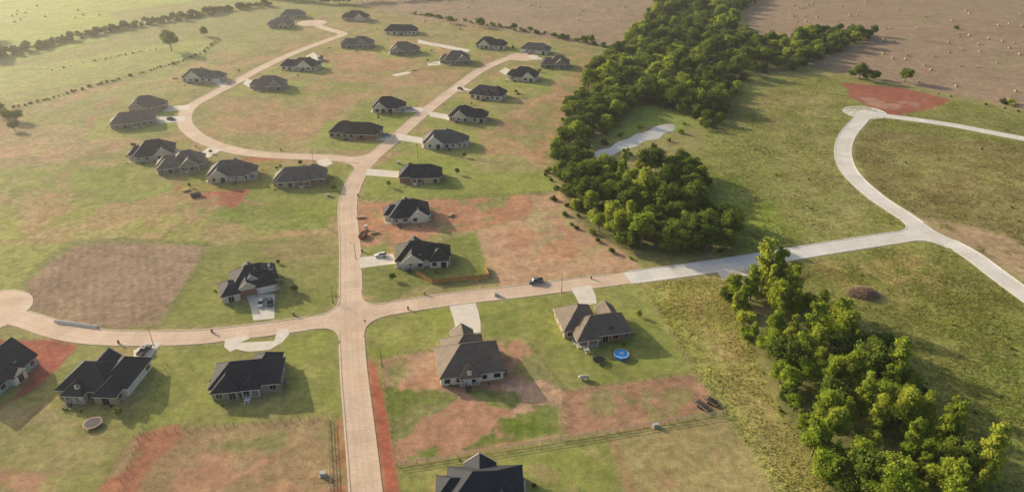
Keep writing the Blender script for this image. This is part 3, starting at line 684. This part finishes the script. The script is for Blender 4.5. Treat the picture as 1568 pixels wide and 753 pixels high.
def put(mesh,x,y,s,name,parent=None,sz=None):
    o=bpy.data.objects.new(name,mesh); scene.collection.objects.link(o); o.location=(x,y,0); o.rotation_euler=(0,0,random.uniform(0,6.28))
    o.scale=(s*random.uniform(.85,1.15),s*random.uniform(.85,1.15),s*(sz or random.uniform(.85,1.15)))
    if parent: o.parent=parent
    return o
def poisson(P,dist,tries=9000):
    A=np.array(P); out=[]; cell={}
    for _ in range(tries):
        x=random.uniform(A[:,0].min(),A[:,0].max()); y=random.uniform(A[:,1].min(),A[:,1].max())
        k=(int(x//dist),int(y//dist))
        if any((x-a)**2+(y-b)**2<dist*dist for i in(-1,0,1) for j in(-1,0,1) for a,b in cell.get((k[0]+i,k[1]+j),[])): continue
        if not pip(P,np.array([x]),np.array([y]))[0]: continue
        cell.setdefault(k,[]).append((x,y)); out.append((x,y))
    return out
cnt=0
for B,dist in((BELT1,6.0),(BELT2,6.6),(BELT3,7.4)):
    P=[G(*p) for p in B]; A=np.array(P); ar=(A[:,0].max()-A[:,0].min())*(A[:,1].max()-A[:,1].min())
    for x,y in poisson(P,dist,int(ar/dist**2*7)):
        nearedge=segd(P,np.array([x]),np.array([y]))[0]
        clump=float(fbm(np.array([x]),np.array([y]),30,90,2)[0])
        lightp=np.clip((clump-.38)*3,.08,.7) if B is BELT1 else np.clip((clump-.46)*2.2,.06,.45)
        mesh=random.choice(T_light) if random.random()<lightp else random.choice(T_round)
        if mesh in T_light and B is BELT1 and random.random()<.25: mesh=random.choice(T_tall)
        s=random.choice((random.uniform(.6,.85),random.uniform(.85,1.1),random.uniform(1.0,1.35)))*(.75 if nearedge<3 else 1)
        if mesh in T_tall: s*=.8
        put(mesh,x,y,s,'cottonwood_tree' if mesh in T_light else 'poplar_tree' if mesh in T_tall else 'oak_tree',woods if y>330 else None); cnt+=1
        if nearedge<6 and random.random()<.8: put(random.choice(T_bush),x+random.uniform(-4,4),y+random.uniform(-4,4),random.uniform(.6,1.5),'bush',woods)
P=[G(*p) for p in BELT4]
for x,y in poisson(P,5.3,4500):
    ne=segd(P,np.array([x]),np.array([y]))[0]; clump=float(fbm(np.array([x]),np.array([y]),22,95,2)[0]); r_=random.random()+ (clump-.5)*1.4
    if random.random()<.08: continue
    mesh=random.choice(T_round) if r_<.14 else random.choice(T_light) if r_<.58 else random.choice(T_tall)
    s=random.uniform(.6,1.25)*(.75 if ne<3 else 1)
    if mesh in T_tall: s*=.88
    put(mesh,x,y,s,'poplar_tree' if mesh in T_tall else 'cottonwood_tree' if mesh in T_light else 'oak_tree'); cnt+=1
    if ne<6: put(random.choice(T_bush),x+random.uniform(-4,4),y+random.uniform(-4,4),random.uniform(.6,1.5),'bush')
for u,v,s in((1165,447,1.35),(1185,450,1.25),(1148,458,1.1),(1204,462,1.05),(1135,475,.85),(1365,590,1.25),(1440,690,1.25),(1280,520,1.2),(1500,740,1.3)): put(random.choice(T_tall[:2]),*G(u,v),s,'poplar_tree')
for u,v,s in((263,78,1.2),(313,55,.8),(690,36,.8),(735,41,.8),(1385,126,.9),(1315,122,.8),(1328,124,.9),(1340,121,.7),(1303,118,.6),(1100,190,.6),(1083,198,.6)):
    put(random.choice(T_round),*G(u,v),s,'oak_tree')
for u,v,s in((1463,44,1.2),(1535,158,1.1),(1550,162,1.0),(1548,158,1.2),(900,60,1)):
    put(random.choice(T_bush),*G(u,v),s,'bush')
for _ in range(34): # young planted yard trees
    c,r=random.choice(occupied); a=random.uniform(0,6.28); x,y=c.x+math.cos(a)*r*1.5,c.y+math.sin(a)*r*1.5
    if np.min((roadpts[:,0]-x)**2+(roadpts[:,1]-y)**2)<36: continue
    if any((x-c2.x)**2+(y-c2.y)**2<(r2*1.15)**2 for c2,r2 in occupied): continue
    put(random.choice(T_round+T_light),x,y,random.uniform(.16,.28),'young_tree')
def row(pts,dist,s,mesh,name,jit=3,dens=1,par=hedge):
    P=cr([G(*p) for p in pts],dist)
    for p in P:
        if random.random()<dens: put(random.choice(mesh),p.x+random.uniform(-jit,jit),p.y+random.uniform(-jit,jit),s*random.uniform(.6,1.3),name,par)
HR=[(-60,98),(40,78),(120,58),(185,45),(260,32),(340,18),(410,8)]
row(HR,3.2,.55,T_round,'hedge_tree',4); row(HR,2.5,1.2,T_bush,'hedge_bush',6)
row([(-20,175),(60,155),(150,130),(240,105),(300,85),(335,62)],2,.45,T_bush,'hedge_bush',1.5,.8)
row([(60,112),(150,92),(240,75)],2,.3,T_bush,'hedge_bush',1.5,.6)
row([(380,-8),(460,2),(530,6),(640,-2),(700,-8)],5,.9,T_round,'hedge_tree',6)
row([(640,22),(740,38),(830,52),(930,72)],3,.9,T_bush,'hedge_bush',3,.85)
row([(790,46),(850,58),(900,68)],6,.5,T_round,'hedge_tree',3,.8)
row([(-20,60),(-10,90)],5,.8,T_round,'hedge_tree',4)
row([(-60,165),(0,172),(20,200)],5,.6,T_round,'hedge_tree',4,.8)
row([(1440,145),(1560,172)],4,.4,T_bush,'hedge_bush',2,.6)
row([(880,230),(840,262),(850,300),(905,360),(960,400)],4,.6,T_bush,'hedge_bush',3,.6)
for _ in range(110):
    u=random.uniform(1150,1620); v=random.uniform(190,700)
    x,y=G(u,v)
    if np.min((roadpts[:,0]-x)**2+(roadpts[:,1]-y)**2)<64: continue
    put(random.choice(T_bush),x,y,random.uniform(.13,.34),'scrub_bush',hedge)
for c,r in occupied:
    for _ in range(4):
        a=random.uniform(0,6.28); put(random.choice(T_bush),c.x+math.cos(a)*r*1.02,c.y+math.sin(a)*r*1.02,random.uniform(.16,.28),'garden_shrub',None)
# ------------------------------------------------------------------ pond
m,n,b=newmat('pond_water'); b.inputs['Base Color'].default_value=(.60,.57,.50,1); b.inputs['Roughness'].default_value=.10; b.inputs['Specular IOR Level'].default_value=1  # muddy base colour, made pale to stand in for sky reflection and sun glint
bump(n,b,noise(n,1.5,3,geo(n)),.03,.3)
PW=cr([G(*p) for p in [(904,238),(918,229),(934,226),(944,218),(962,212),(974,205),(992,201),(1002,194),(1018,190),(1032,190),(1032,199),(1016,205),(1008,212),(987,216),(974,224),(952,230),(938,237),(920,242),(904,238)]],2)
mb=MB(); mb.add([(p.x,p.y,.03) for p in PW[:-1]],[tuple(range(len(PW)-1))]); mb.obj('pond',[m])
for u,v in((900,226),(925,220),(950,208),(980,196),(1042,204),(1000,226),(965,238),(1024,216),(1047,190)): put(random.choice(T_bush),*G(u,v),random.uniform(.6,1.1),'pond_bush',woods)
# ------------------------------------------------------------------ props
def at(px,rot=0,name='x'): x,y=G(*px); return empty(name,(x,y,0),rot)
def loft(mb,secs,m):
    vs=[]
    for (x,hw,z0,z1,ti) in secs: vs+= [(x,-hw,z0),(x,hw,z0),(x,hw,(z0+z1)/2),(x,hw-ti,z1),(x,-hw+ti,z1),(x,-hw,(z0+z1)/2)]
    fs=[]
    for i in range(len(secs)-1):
        for k in range(6): a=i*6+k; b2=i*6+(k+1)%6; fs.append((a,b2,b2+6,a+6))
    fs.append(tuple(range(6))[::-1]); L=(len(secs)-1)*6; fs.append(tuple(range(L,L+6))); mb.add(vs,fs,m)
def car(px,rotpx,c,kind='suv',z=.05):
    x,y=G(*px); x2,y2=G(*rotpx); r=empty('pickup_truck' if kind=='pickup' else 'parked_car',(x,y,z),math.atan2(y2-y,x2-x))
    paintm=flat('car_paint',c,.3,.03,1,0,.6); mb=MB()
    if kind=='pickup':
        loft(mb,[(-2.8,.88,.45,.98,.04),(-2.7,.95,.4,1.05,.04),(-1.0,.95,.38,1.08,.04),(1.2,.95,.38,1.1,.06),(2.3,.93,.4,1.05,.12),(2.75,.85,.45,.85,.1)],0)
        mb.box(-2.65,-.78,1.06,-.95,.78,1.075,2)
        for s in(-1,1): mb.box(-2.7,s*.87-.07,1.05,-.9,s*.87+.07,1.3,0)
        mb.box(-2.78,-.88,1.0,-2.68,.88,1.3,0)
        loft(mb,[(-.95,.86,1.08,1.75,.18),(.75,.86,1.08,1.78,.18),(1.35,.84,1.08,1.12,.05)],1); mb.box(-.85,-.66,1.76,.7,.66,1.82,0); wx=(-1.75,1.75)
    else:
        loft(mb,[(-2.3,.8,.42,.95,.06),(-2.2,.9,.35,1.02,.06),(-.8,.93,.3,1.02,.06),(1.0,.93,.3,1.0,.08),(1.95,.9,.34,.88,.14),(2.35,.78,.42,.7,.1)],0)
        loft(mb,[(-2.1,.84,1.0,1.15,.1),(-1.7,.84,1.0,1.6,.2),(.2,.84,1.0,1.62,.2),(1.1,.82,.98,1.02,.05)],1); mb.box(-1.65,-.62,1.6,.15,.62,1.66,0); wx=(-1.4,1.4)
    for wxx in wx:
        for s in(-1,1): mb.cyl((wxx,s*.92-.12,.36),.36,.24,14,2,axis='y'); mb.cyl((wxx,s*.97-.1,.36),.2,.2,10,3,axis='y')
    for s in(-1,1): mb.box(2.28 if kind!='pickup' else 2.68,s*.6-.16,.68,2.42 if kind!='pickup' else 2.8,s*.6+.16,.8,3); mb.box(.75,s*1.0-.1,1.05,.95,s*1.0+.1,1.2,0)
    mb.obj('body',[paintm,M_glass,M_black,M_steel],r)
car((820,432),(800,435),(.16,.18,.19),'pickup'); car((583,392),(570,393),(.75,.75,.75)); car((400,466),(399,478),(.65,.67,.7)); car((414,465),(414,478),(.04,.045,.05))
car((222,538),(228,532),(.08,.08,.09),'pickup'); car((488,94),(480,90),(.7,.7,.7)); car((592,208),(600,208),(.35,.36,.38)); car((262,183),(275,183),(.05,.05,.06))
car((628,167),(640,168),(.6,.6,.6)); car((350,127),(345,131),(.5,.5,.5)); car((705,137),(712,139),(.3,.05,.04))
def fence(px,h,mat,name,kind='board',post=2.4):
    P=[]; Q=[Vector(G(*p)) for p in px]
    for i in range(len(Q)-1):
        n_=max(1,int((Q[i+1]-Q[i]).length/post))
        for k in range(n_): P.append(Q[i].lerp(Q[i+1],k/n_))
    P.append(Q[-1])
    mb=MB()
    for i,p in enumerate(P):
        mb.beam((p.x,p.y,0),(p.x,p.y,h*1.04),.07,0)
        if i:
            a=P[i-1]
            if kind=='board':
                dv=(p-a); n_=max(1,int(dv.length/.3))
                for k in range(n_):
                    q0=a+dv*(k/n_); q1=a+dv*((k+.9)/n_); t=dv.normalized(); nn=Vector((-t.y,t.x))*.02; hz=h+random.uniform(-.03,.03)
                    mb.add([(q0.x,q0.y,.04),(q1.x,q1.y,.04),(q1.x,q1.y,hz),(q0.x,q0.y,hz),(q0.x+nn.x,q0.y+nn.y,.04),(q1.x+nn.x,q1.y+nn.y,.04),(q1.x+nn.x,q1.y+nn.y,hz),(q0.x+nn.x,q0.y+nn.y,hz)],[(0,1,2,3),(5,4,7,6),(3,2,6,7),(0,3,7,4),(1,5,6,2)])
            else:
                for zz in ((.35,.75,1.12) if kind=='rail' else (.3,.6,.95)): mb.beam((a.x,a.y,zz*h/1.2),(p.x,p.y,zz*h/1.2),.07 if kind=='rail' else .015,0)
    mb.obj(name,[mat])
fence([(637,420),(662,434),(749,425),(742,408)],1.85,M_wood,'wooden_fence')
fence([(607,713),(700,698),(800,683),(900,667),(985,652),(1112,632)],1.4,flat('pale_timber',(.45,.37,.27),.9,.3,2),'rail_fence','rail')
fence([(585,548),(590,600),(596,650),(607,713)],1.2,M_woodg,'wire_fence','wire'); fence([(806,520),(862,598),(858,667)],1.2,M_woodg,'wire_fence','wire')
fence([(862,598),(985,580),(1065,572)],1.2,M_woodg,'wire_fence','wire'); fence([(980,435),(1065,572),(1112,632)],1.3,M_woodg,'wire_fence','wire')
fence([(502,640),(505,700),(507,750)],1.4,M_woodg,'rail_fence','rail'); fence([(257,560),(215,665),(183,752)],1.2,M_woodg,'wire_fence','wire')
fence([(205,668),(300,655),(502,640)],1.2,M_woodg,'wire_fence','wire'); fence([(585,548),(690,528)],1.2,M_woodg,'wire_fence','wire')
fence([(735,102),(650,62),(600,58)],1.2,M_woodg,'wire_fence','wire'); fence([(690,240),(860,262)],1.2,M_woodg,'wire_fence','wire'); fence([(548,308),(850,294)],1.2,M_woodg,'wire_fence','wire')
M_blue=flat('pool_water',(.02,.32,.85),.1,.2,2,0,.6); M_plast=flat('blue_liner',(.03,.2,.6),.4,.1)
r=at((951,545),0,'swimming_pool'); mb=MB()
N=28
for k in range(N):
    a0,a1=2*math.pi*k/N,2*math.pi*(k+1)/N
    ri,ro,z1=2.15,2.32,1.17
    mb.add([(ri*math.cos(a0),ri*math.sin(a0),z1),(ri*math.cos(a1),ri*math.sin(a1),z1),(ro*math.cos(a1),ro*math.sin(a1),z1),(ro*math.cos(a0),ro*math.sin(a0),z1)],[(0,3,2,1)],1)
    mb.add([(2.25*math.cos(a0),2.25*math.sin(a0),0),(2.25*math.cos(a1),2.25*math.sin(a1),0),(2.25*math.cos(a1),2.25*math.sin(a1),1.165),(2.25*math.cos(a0),2.25*math.sin(a0),1.165)],[(0,1,2,3)],2)
    if k%4==0: mb.beam((2.3*math.cos(a0),2.3*math.sin(a0),0),(2.3*math.cos(a0),2.3*math.sin(a0),1.2),.06,1)
mb.add([(2.2*math.cos(2*math.pi*k/N),2.2*math.sin(2*math.pi*k/N),1.0) for k in range(N)],[tuple(range(N))],0)
mb.obj('pool',[M_blue,M_trim,M_plast],r)
mb=MB()
for k in range(12):
    a0,a1=2*math.pi*k/12,2*math.pi*(k+1)/12; mb.beam((.3+.5*math.cos(a0),.2+.5*math.sin(a0),1.08),(.3+.5*math.cos(a1),.2+.5*math.sin(a1),1.08),.14,0,None,6)
mb.obj('float_ring',[M_trim],r)
def tramp(px,rad,cf,net):
    r=at(px,0,'trampoline'); mb=MB(); N=24
    for k in range(N):
        a0,a1=2*math.pi*k/N,2*math.pi*(k+1)/N
        c0,s0,c1,s1=math.cos(a0),math.sin(a0),math.cos(a1),math.sin(a1); ri,ro=rad*.84,rad*1.02
        mb.add([(ri*c0,ri*s0,.92),(ri*c1,ri*s1,.92),(ro*c1,ro*s1,.9),(ro*c0,ro*s0,.9)],[(0,3,2,1)],0)
        mb.beam((ro*c0,ro*s0,.88),(ro*c1,ro*s1,.88),.04,2)
        if k%4==0:
            mb.beam((rad*c0,rad*s0,0),(rad*c0,rad*s0,.9),.04,2)
            if net: mb.beam((rad*c0,rad*s0,.9),(rad*c0,rad*s0,2.6),.03,1)
        if net:
            for zz in(1.3,1.7,2.1,2.55): mb.beam((rad*c0,rad*s0,zz),(rad*c1,rad*s1,zz),.02,1)
    mb.add([(rad*.84*math.cos(2*math.pi*k/N),rad*.84*math.sin(2*math.pi*k/N),.9) for k in range(N)],[tuple(range(N))],3)
    mb.obj('frame_and_mat',[flat('pad',cf,.6,.1),M_black,M_steel,flat('mat',(.14,.13,.13) if not net else (.02,.02,.02),.9,.1)],r)
tramp((143,650),2.3,(.30,.12,.08),False); tramp((917,553),1.9,(.03,.04,.03),True)
r=at((894,580),.1,'propane_tank'); mb=MB(); mb.cyl((-1.3,0,.95),.6,2.6,14,0,axis='x'); mb.cyl((-1.6,0,.95),.3,.3,14,0,.6,axis='x'); mb.cyl((1.3,0,.95),.6,.3,14,0,.3,axis='x'); mb.cyl((0,0,1.5),.18,.25,8,0)
for s in(-.8,.8): mb.box(s-.1,-.4,0,s+.1,.4,.5,1)
mb.obj('tank',[flat('cream_paint',(.6,.55,.45),.4,.05),M_conc],r)
def trailer(px,rot,L=5):
    r=at(px,rot,'utility_trailer'); mb=MB(); mb.box(-L/2,-1.0,.55,L/2,1.0,.68,0)
    for y_ in(-1,1):
        mb.beam((-L/2,y_,1.1),(L/2,y_,1.1),.05,1)
        for k in range(6): xx=-L/2+k*L/5; mb.beam((xx,y_,.6),(xx,y_,1.1),.04,1)
        for xx in(-.45,.45): mb.cyl((xx,y_*1.12-.1,.36),.36,.2,12,2,axis='y')
    mb.beam((L/2,-.8,.6),(L/2+1.3,0,.5),.06,1); mb.beam((L/2,.8,.6),(L/2+1.3,0,.5),.06,1)
    for k in range(7): mb.beam((-L/2+.3,-.7+k*.2,.8),(L/2-.6,-.75+k*.22+random.uniform(-.1,.1),.85+random.uniform(0,.2)),.07,random.choice((2,1)))
    mb.obj('deck',[M_woodg,M_tdark,M_black],r)
trailer((1075,622),2.2); trailer((1090,616),2.3,4)
r=at((117,497),0,'road_barrier'); a=Vector(G(84,492)); b2=Vector(G(150,501)); mb=MB(); ce=Vector((r.location.x,r.location.y))
for k in range(7):
    q0=a.lerp(b2,k/7)-ce; q1=a.lerp(b2,(k+.93)/7)-ce; t=(q1-q0).normalized(); nn=Vector((-t.y,t.x))
    vs=[]
    for q in(q0,q1):
        for o_,z_ in((-.45,0),(-.4,.25),(-.15,.5),(-.1,1.0),(.1,1.0),(.15,.5),(.4,.25),(.45,0)): p_=q+nn*o_; vs.append((p_.x,p_.y,z_))
    mb.add(vs,[(i,i+1,i+9,i+8) for i in range(7)]+[tuple(range(8)),tuple(range(8,16))[::-1]])
mb.obj('barrier_segments',[flat('pale_concrete',(.78,.75,.7),.8,.1)],r)
r=at((561,352),.2,'portable_toilet'); mb=MB(); mb.box(-.6,-.6,.1,.6,.6,2.2,0); mb.box(-.65,-.65,2.2,.65,.65,2.32,1); mb.box(-.4,-.64,.2,.4,-.6,2.05,1); mb.cyl((.4,.4,2.3),.06,.5,6,1); mb.box(-.7,-.7,0,.7,.7,.1,2)
mb.obj('cabin',[flat('red_plastic',(.5,.07,.05),.4,.1),M_trim,M_black],r)
def lumber(px,rot):
    r=at(px,rot,'lumber_stack'); mb=MB()
    for k in range(4):
        for j in range(6): x_=random.uniform(-.15,.15); mb.box(-1.6+x_,-.8+j*.27,.15+k*.15,1.6+x_,-.57+j*.27,.28+k*.15,0)
    mb.box(-1.3,-.8,0,-1.1,.8,.14,1); mb.box(1.1,-.8,0,1.3,.8,.14,1); mb.obj('boards',[flat('pine_board',(.5,.36,.2),.8,.15),M_woodg],r)
lumber((573,357),.4); lumber((690,330),1.0); lumber((268,120),.3); lumber((285,292),.8); lumber((552,333),.2); lumber((635,108),0)
def dumpster(px,rot,c):
    r=at(px,rot,'dumpster'); mb=MB(); vs=[(-2,-1.1,.15),(2,-1.1,.15),(2,1.1,.15),(-2,1.1,.15),(-2.5,-1.15,1.5),(2.4,-1.15,1.5),(2.4,1.15,1.5),(-2.5,1.15,1.5)]
    mb.add(vs,[(0,3,2,1),(0,1,5,4),(1,2,6,5),(2,3,7,6),(3,0,4,7)],0)
    iv=[(x*.95,y*.93,z) for x,y,z in vs]; iv=[(x,y,.9 if z<1 else z) for x,y,z in iv]; mb.add(iv,[(0,1,2,3),(1,0,4,5),(2,1,5,6),(3,2,6,7),(0,3,7,4)],1)
    mb.add(vs[4:]+iv[4:],[(0,1,5,4),(1,2,6,5),(2,3,7,6),(3,0,4,7)],0)
    for k in range(7): xx=-1.9+k*.63; mb.box(xx,-1.22,.3,xx+.1,-1.13,1.5,0)
    mb.obj('bin',[flat('bin_paint',c,.5,.1),M_woodg],r)
dumpster((556,362),1.4,(.35,.06,.04)); dumpster((300,300),.6,(.1,.12,.12))
x,y=G(1322,450); mb=MB(); rr_=random.Random(3)
for k in range(900):
    a=rr_.uniform(0,6.28); q=rr_.random()**.6; rad=q*5.5; z_=rr_.uniform(0,1)*(2.6*(1-q*q)+.2)
    c=Vector((math.cos(a)*rad,math.sin(a)*rad*.7,z_)); dv=Vector((rr_.uniform(-1,1),rr_.uniform(-1,1),rr_.uniform(-.4,.5))).normalized()*rr_.uniform(.5,1.4)
    mb.beam(c-dv,c+dv,rr_.uniform(.03,.1),0,.02,4)
mb.obj('brush_pile',[flat('dead_branches',(.34,.24,.18),.9,.4)],None,(x,y,0))
mb=MB(); n_=20
for xx0,xx1,r0,r1 in((-.75,-.68,.72,.8),(-.68,-.3,.8,.82),(-.3,.3,.82,.82),(.3,.68,.82,.8),(.68,.75,.8,.72)):
    mb.beam((xx0,0,.76),(xx1,0,.76),r0,0,r1,n_)
bale=mb.obj('hay_bale',[flat('hay',(.55,.44,.26),.95,.3,4)],None,(*G(1210,25),0),.4).data
k=0
while k<85:
    u=random.uniform(1170,1600); v=random.uniform(-10,160)
    if k>68: u=random.uniform(600,960); v=random.uniform(0,45)
    x,y=G(u,v)
    if not(pip([(1170,-188),(2600,-188),(2600,220),(1560,162),(1290,106),(1195,80),(1140,60)],np.array([u]),np.array([v]))[0] or k>68): continue
    if pip(BELT3,np.array([u]),np.array([v]))[0]: continue
    o=bpy.data.objects.new('hay_bale',bale); scene.collection.objects.link(o); o.location=(x,y,0); o.rotation_euler=(0,0,random.uniform(0,3)); k+=1
for _ in range(14):
    x,y=G(random.uniform(10,170),random.uniform(-5,35)); o=bpy.data.objects.new('hay_bale',bale); scene.collection.objects.link(o); o.location=(x,y,0); o.rotation_euler=(0,0,random.uniform(0,3))
def lamp(px,a):
    r=at(px,a,'street_lamp'); mb=MB(); mb.cyl((0,0,0),.11,6.5,8,0,.06); mb.beam((0,0,6.4),(1.3,0,6.8),.05,0); mb.box(1.1,-.15,6.72,1.75,.15,6.88,1); mb.cyl((0,0,0),.2,.4,8,0,.16); mb.obj('pole',[M_tdark,M_steel],r)
for p_,a in(((510,463),0),((640,243),2.5),((480,248),1.5),((300,150),-.6),((545,395),3.1),((860,446),1.5),((235,528),1.5),((585,560),3.1)): lamp(p_,a)
def mailbox(px,a=0):
    r=at(px,a,'mailbox'); mb=MB(); mb.box(-.25,-.25,0,.25,.25,1.35,0); mb.box(-.3,-.3,1.35,.3,.3,1.42,1); mb.box(-.15,-.3,.95,.15,-.24,1.2,2); mb.obj('pillar',[wallmat(BK,True),M_conc,M_black],r)
for p_ in((625,473),(450,482),(325,508),(555,385),(650,450),(182,525),(905,426),(430,230),(300,225),(680,160),(548,300)): mailbox(p_)
def sign(px,a):
    r=at(px,a,'stop_sign'); mb=MB(); mb.cyl((0,0,0),.04,2.6,6,0)
    o8=[(.38*math.cos(math.pi/8+k*math.pi/4),2.5+.38*math.sin(math.pi/8+k*math.pi/4)) for k in range(8)]
    mb.add([(x_,-.07,z_) for x_,z_ in o8]+[(x_,-.05,z_) for x_,z_ in o8],[tuple(range(8)),tuple(range(8,16))[::-1]]+[(i,(i+1)%8,8+(i+1)%8,8+i) for i in range(8)],1)
    mb.obj('post',[M_steel,flat('sign_red',(.5,.03,.03),.4,.05)],r)
sign((560,500),0); sign((516,462),3.1)
def ubox(px):
    r=at(px,.1,'utility_box'); mb=MB(); mb.box(-.7,-.55,.1,.7,.55,1.1,0); mb.box(-.74,-.59,1.1,.74,.59,1.18,0); mb.box(-.9,-.75,0,.9,.75,.1,1); mb.box(-.02,-.57,.15,.02,-.55,1.05,2); mb.obj('cabinet',[flat('green_cabinet',(.5,.5,.45),.5,.05),M_conc,M_black],r)
for p_ in((495,727),(1004,652),(610,250),(503,300),(760,452)): ubox(p_)
# ------------------------------------------------------------------ haze (real homogeneous air)
mb=MB(); mb.box(-2500,-500,-2,2500,4000,145)
m=bpy.data.materials.new('haze_air'); m.use_nodes=True; n=m.node_tree; n.nodes.clear(); out=n.nodes.new('ShaderNodeOutputMaterial'); vs=n.nodes.new('ShaderNodeVolumeScatter')
vs.inputs['Color'].default_value=(.98,.98,1,1); vs.inputs['Density'].default_value=.0002; vs.inputs['Anisotropy'].default_value=.7; n.links.new(vs.outputs[0],out.inputs['Volume'])
mb.obj('haze',[m])
print('trees',cnt,'verts',nv,'objs',len(bpy.data.objects))
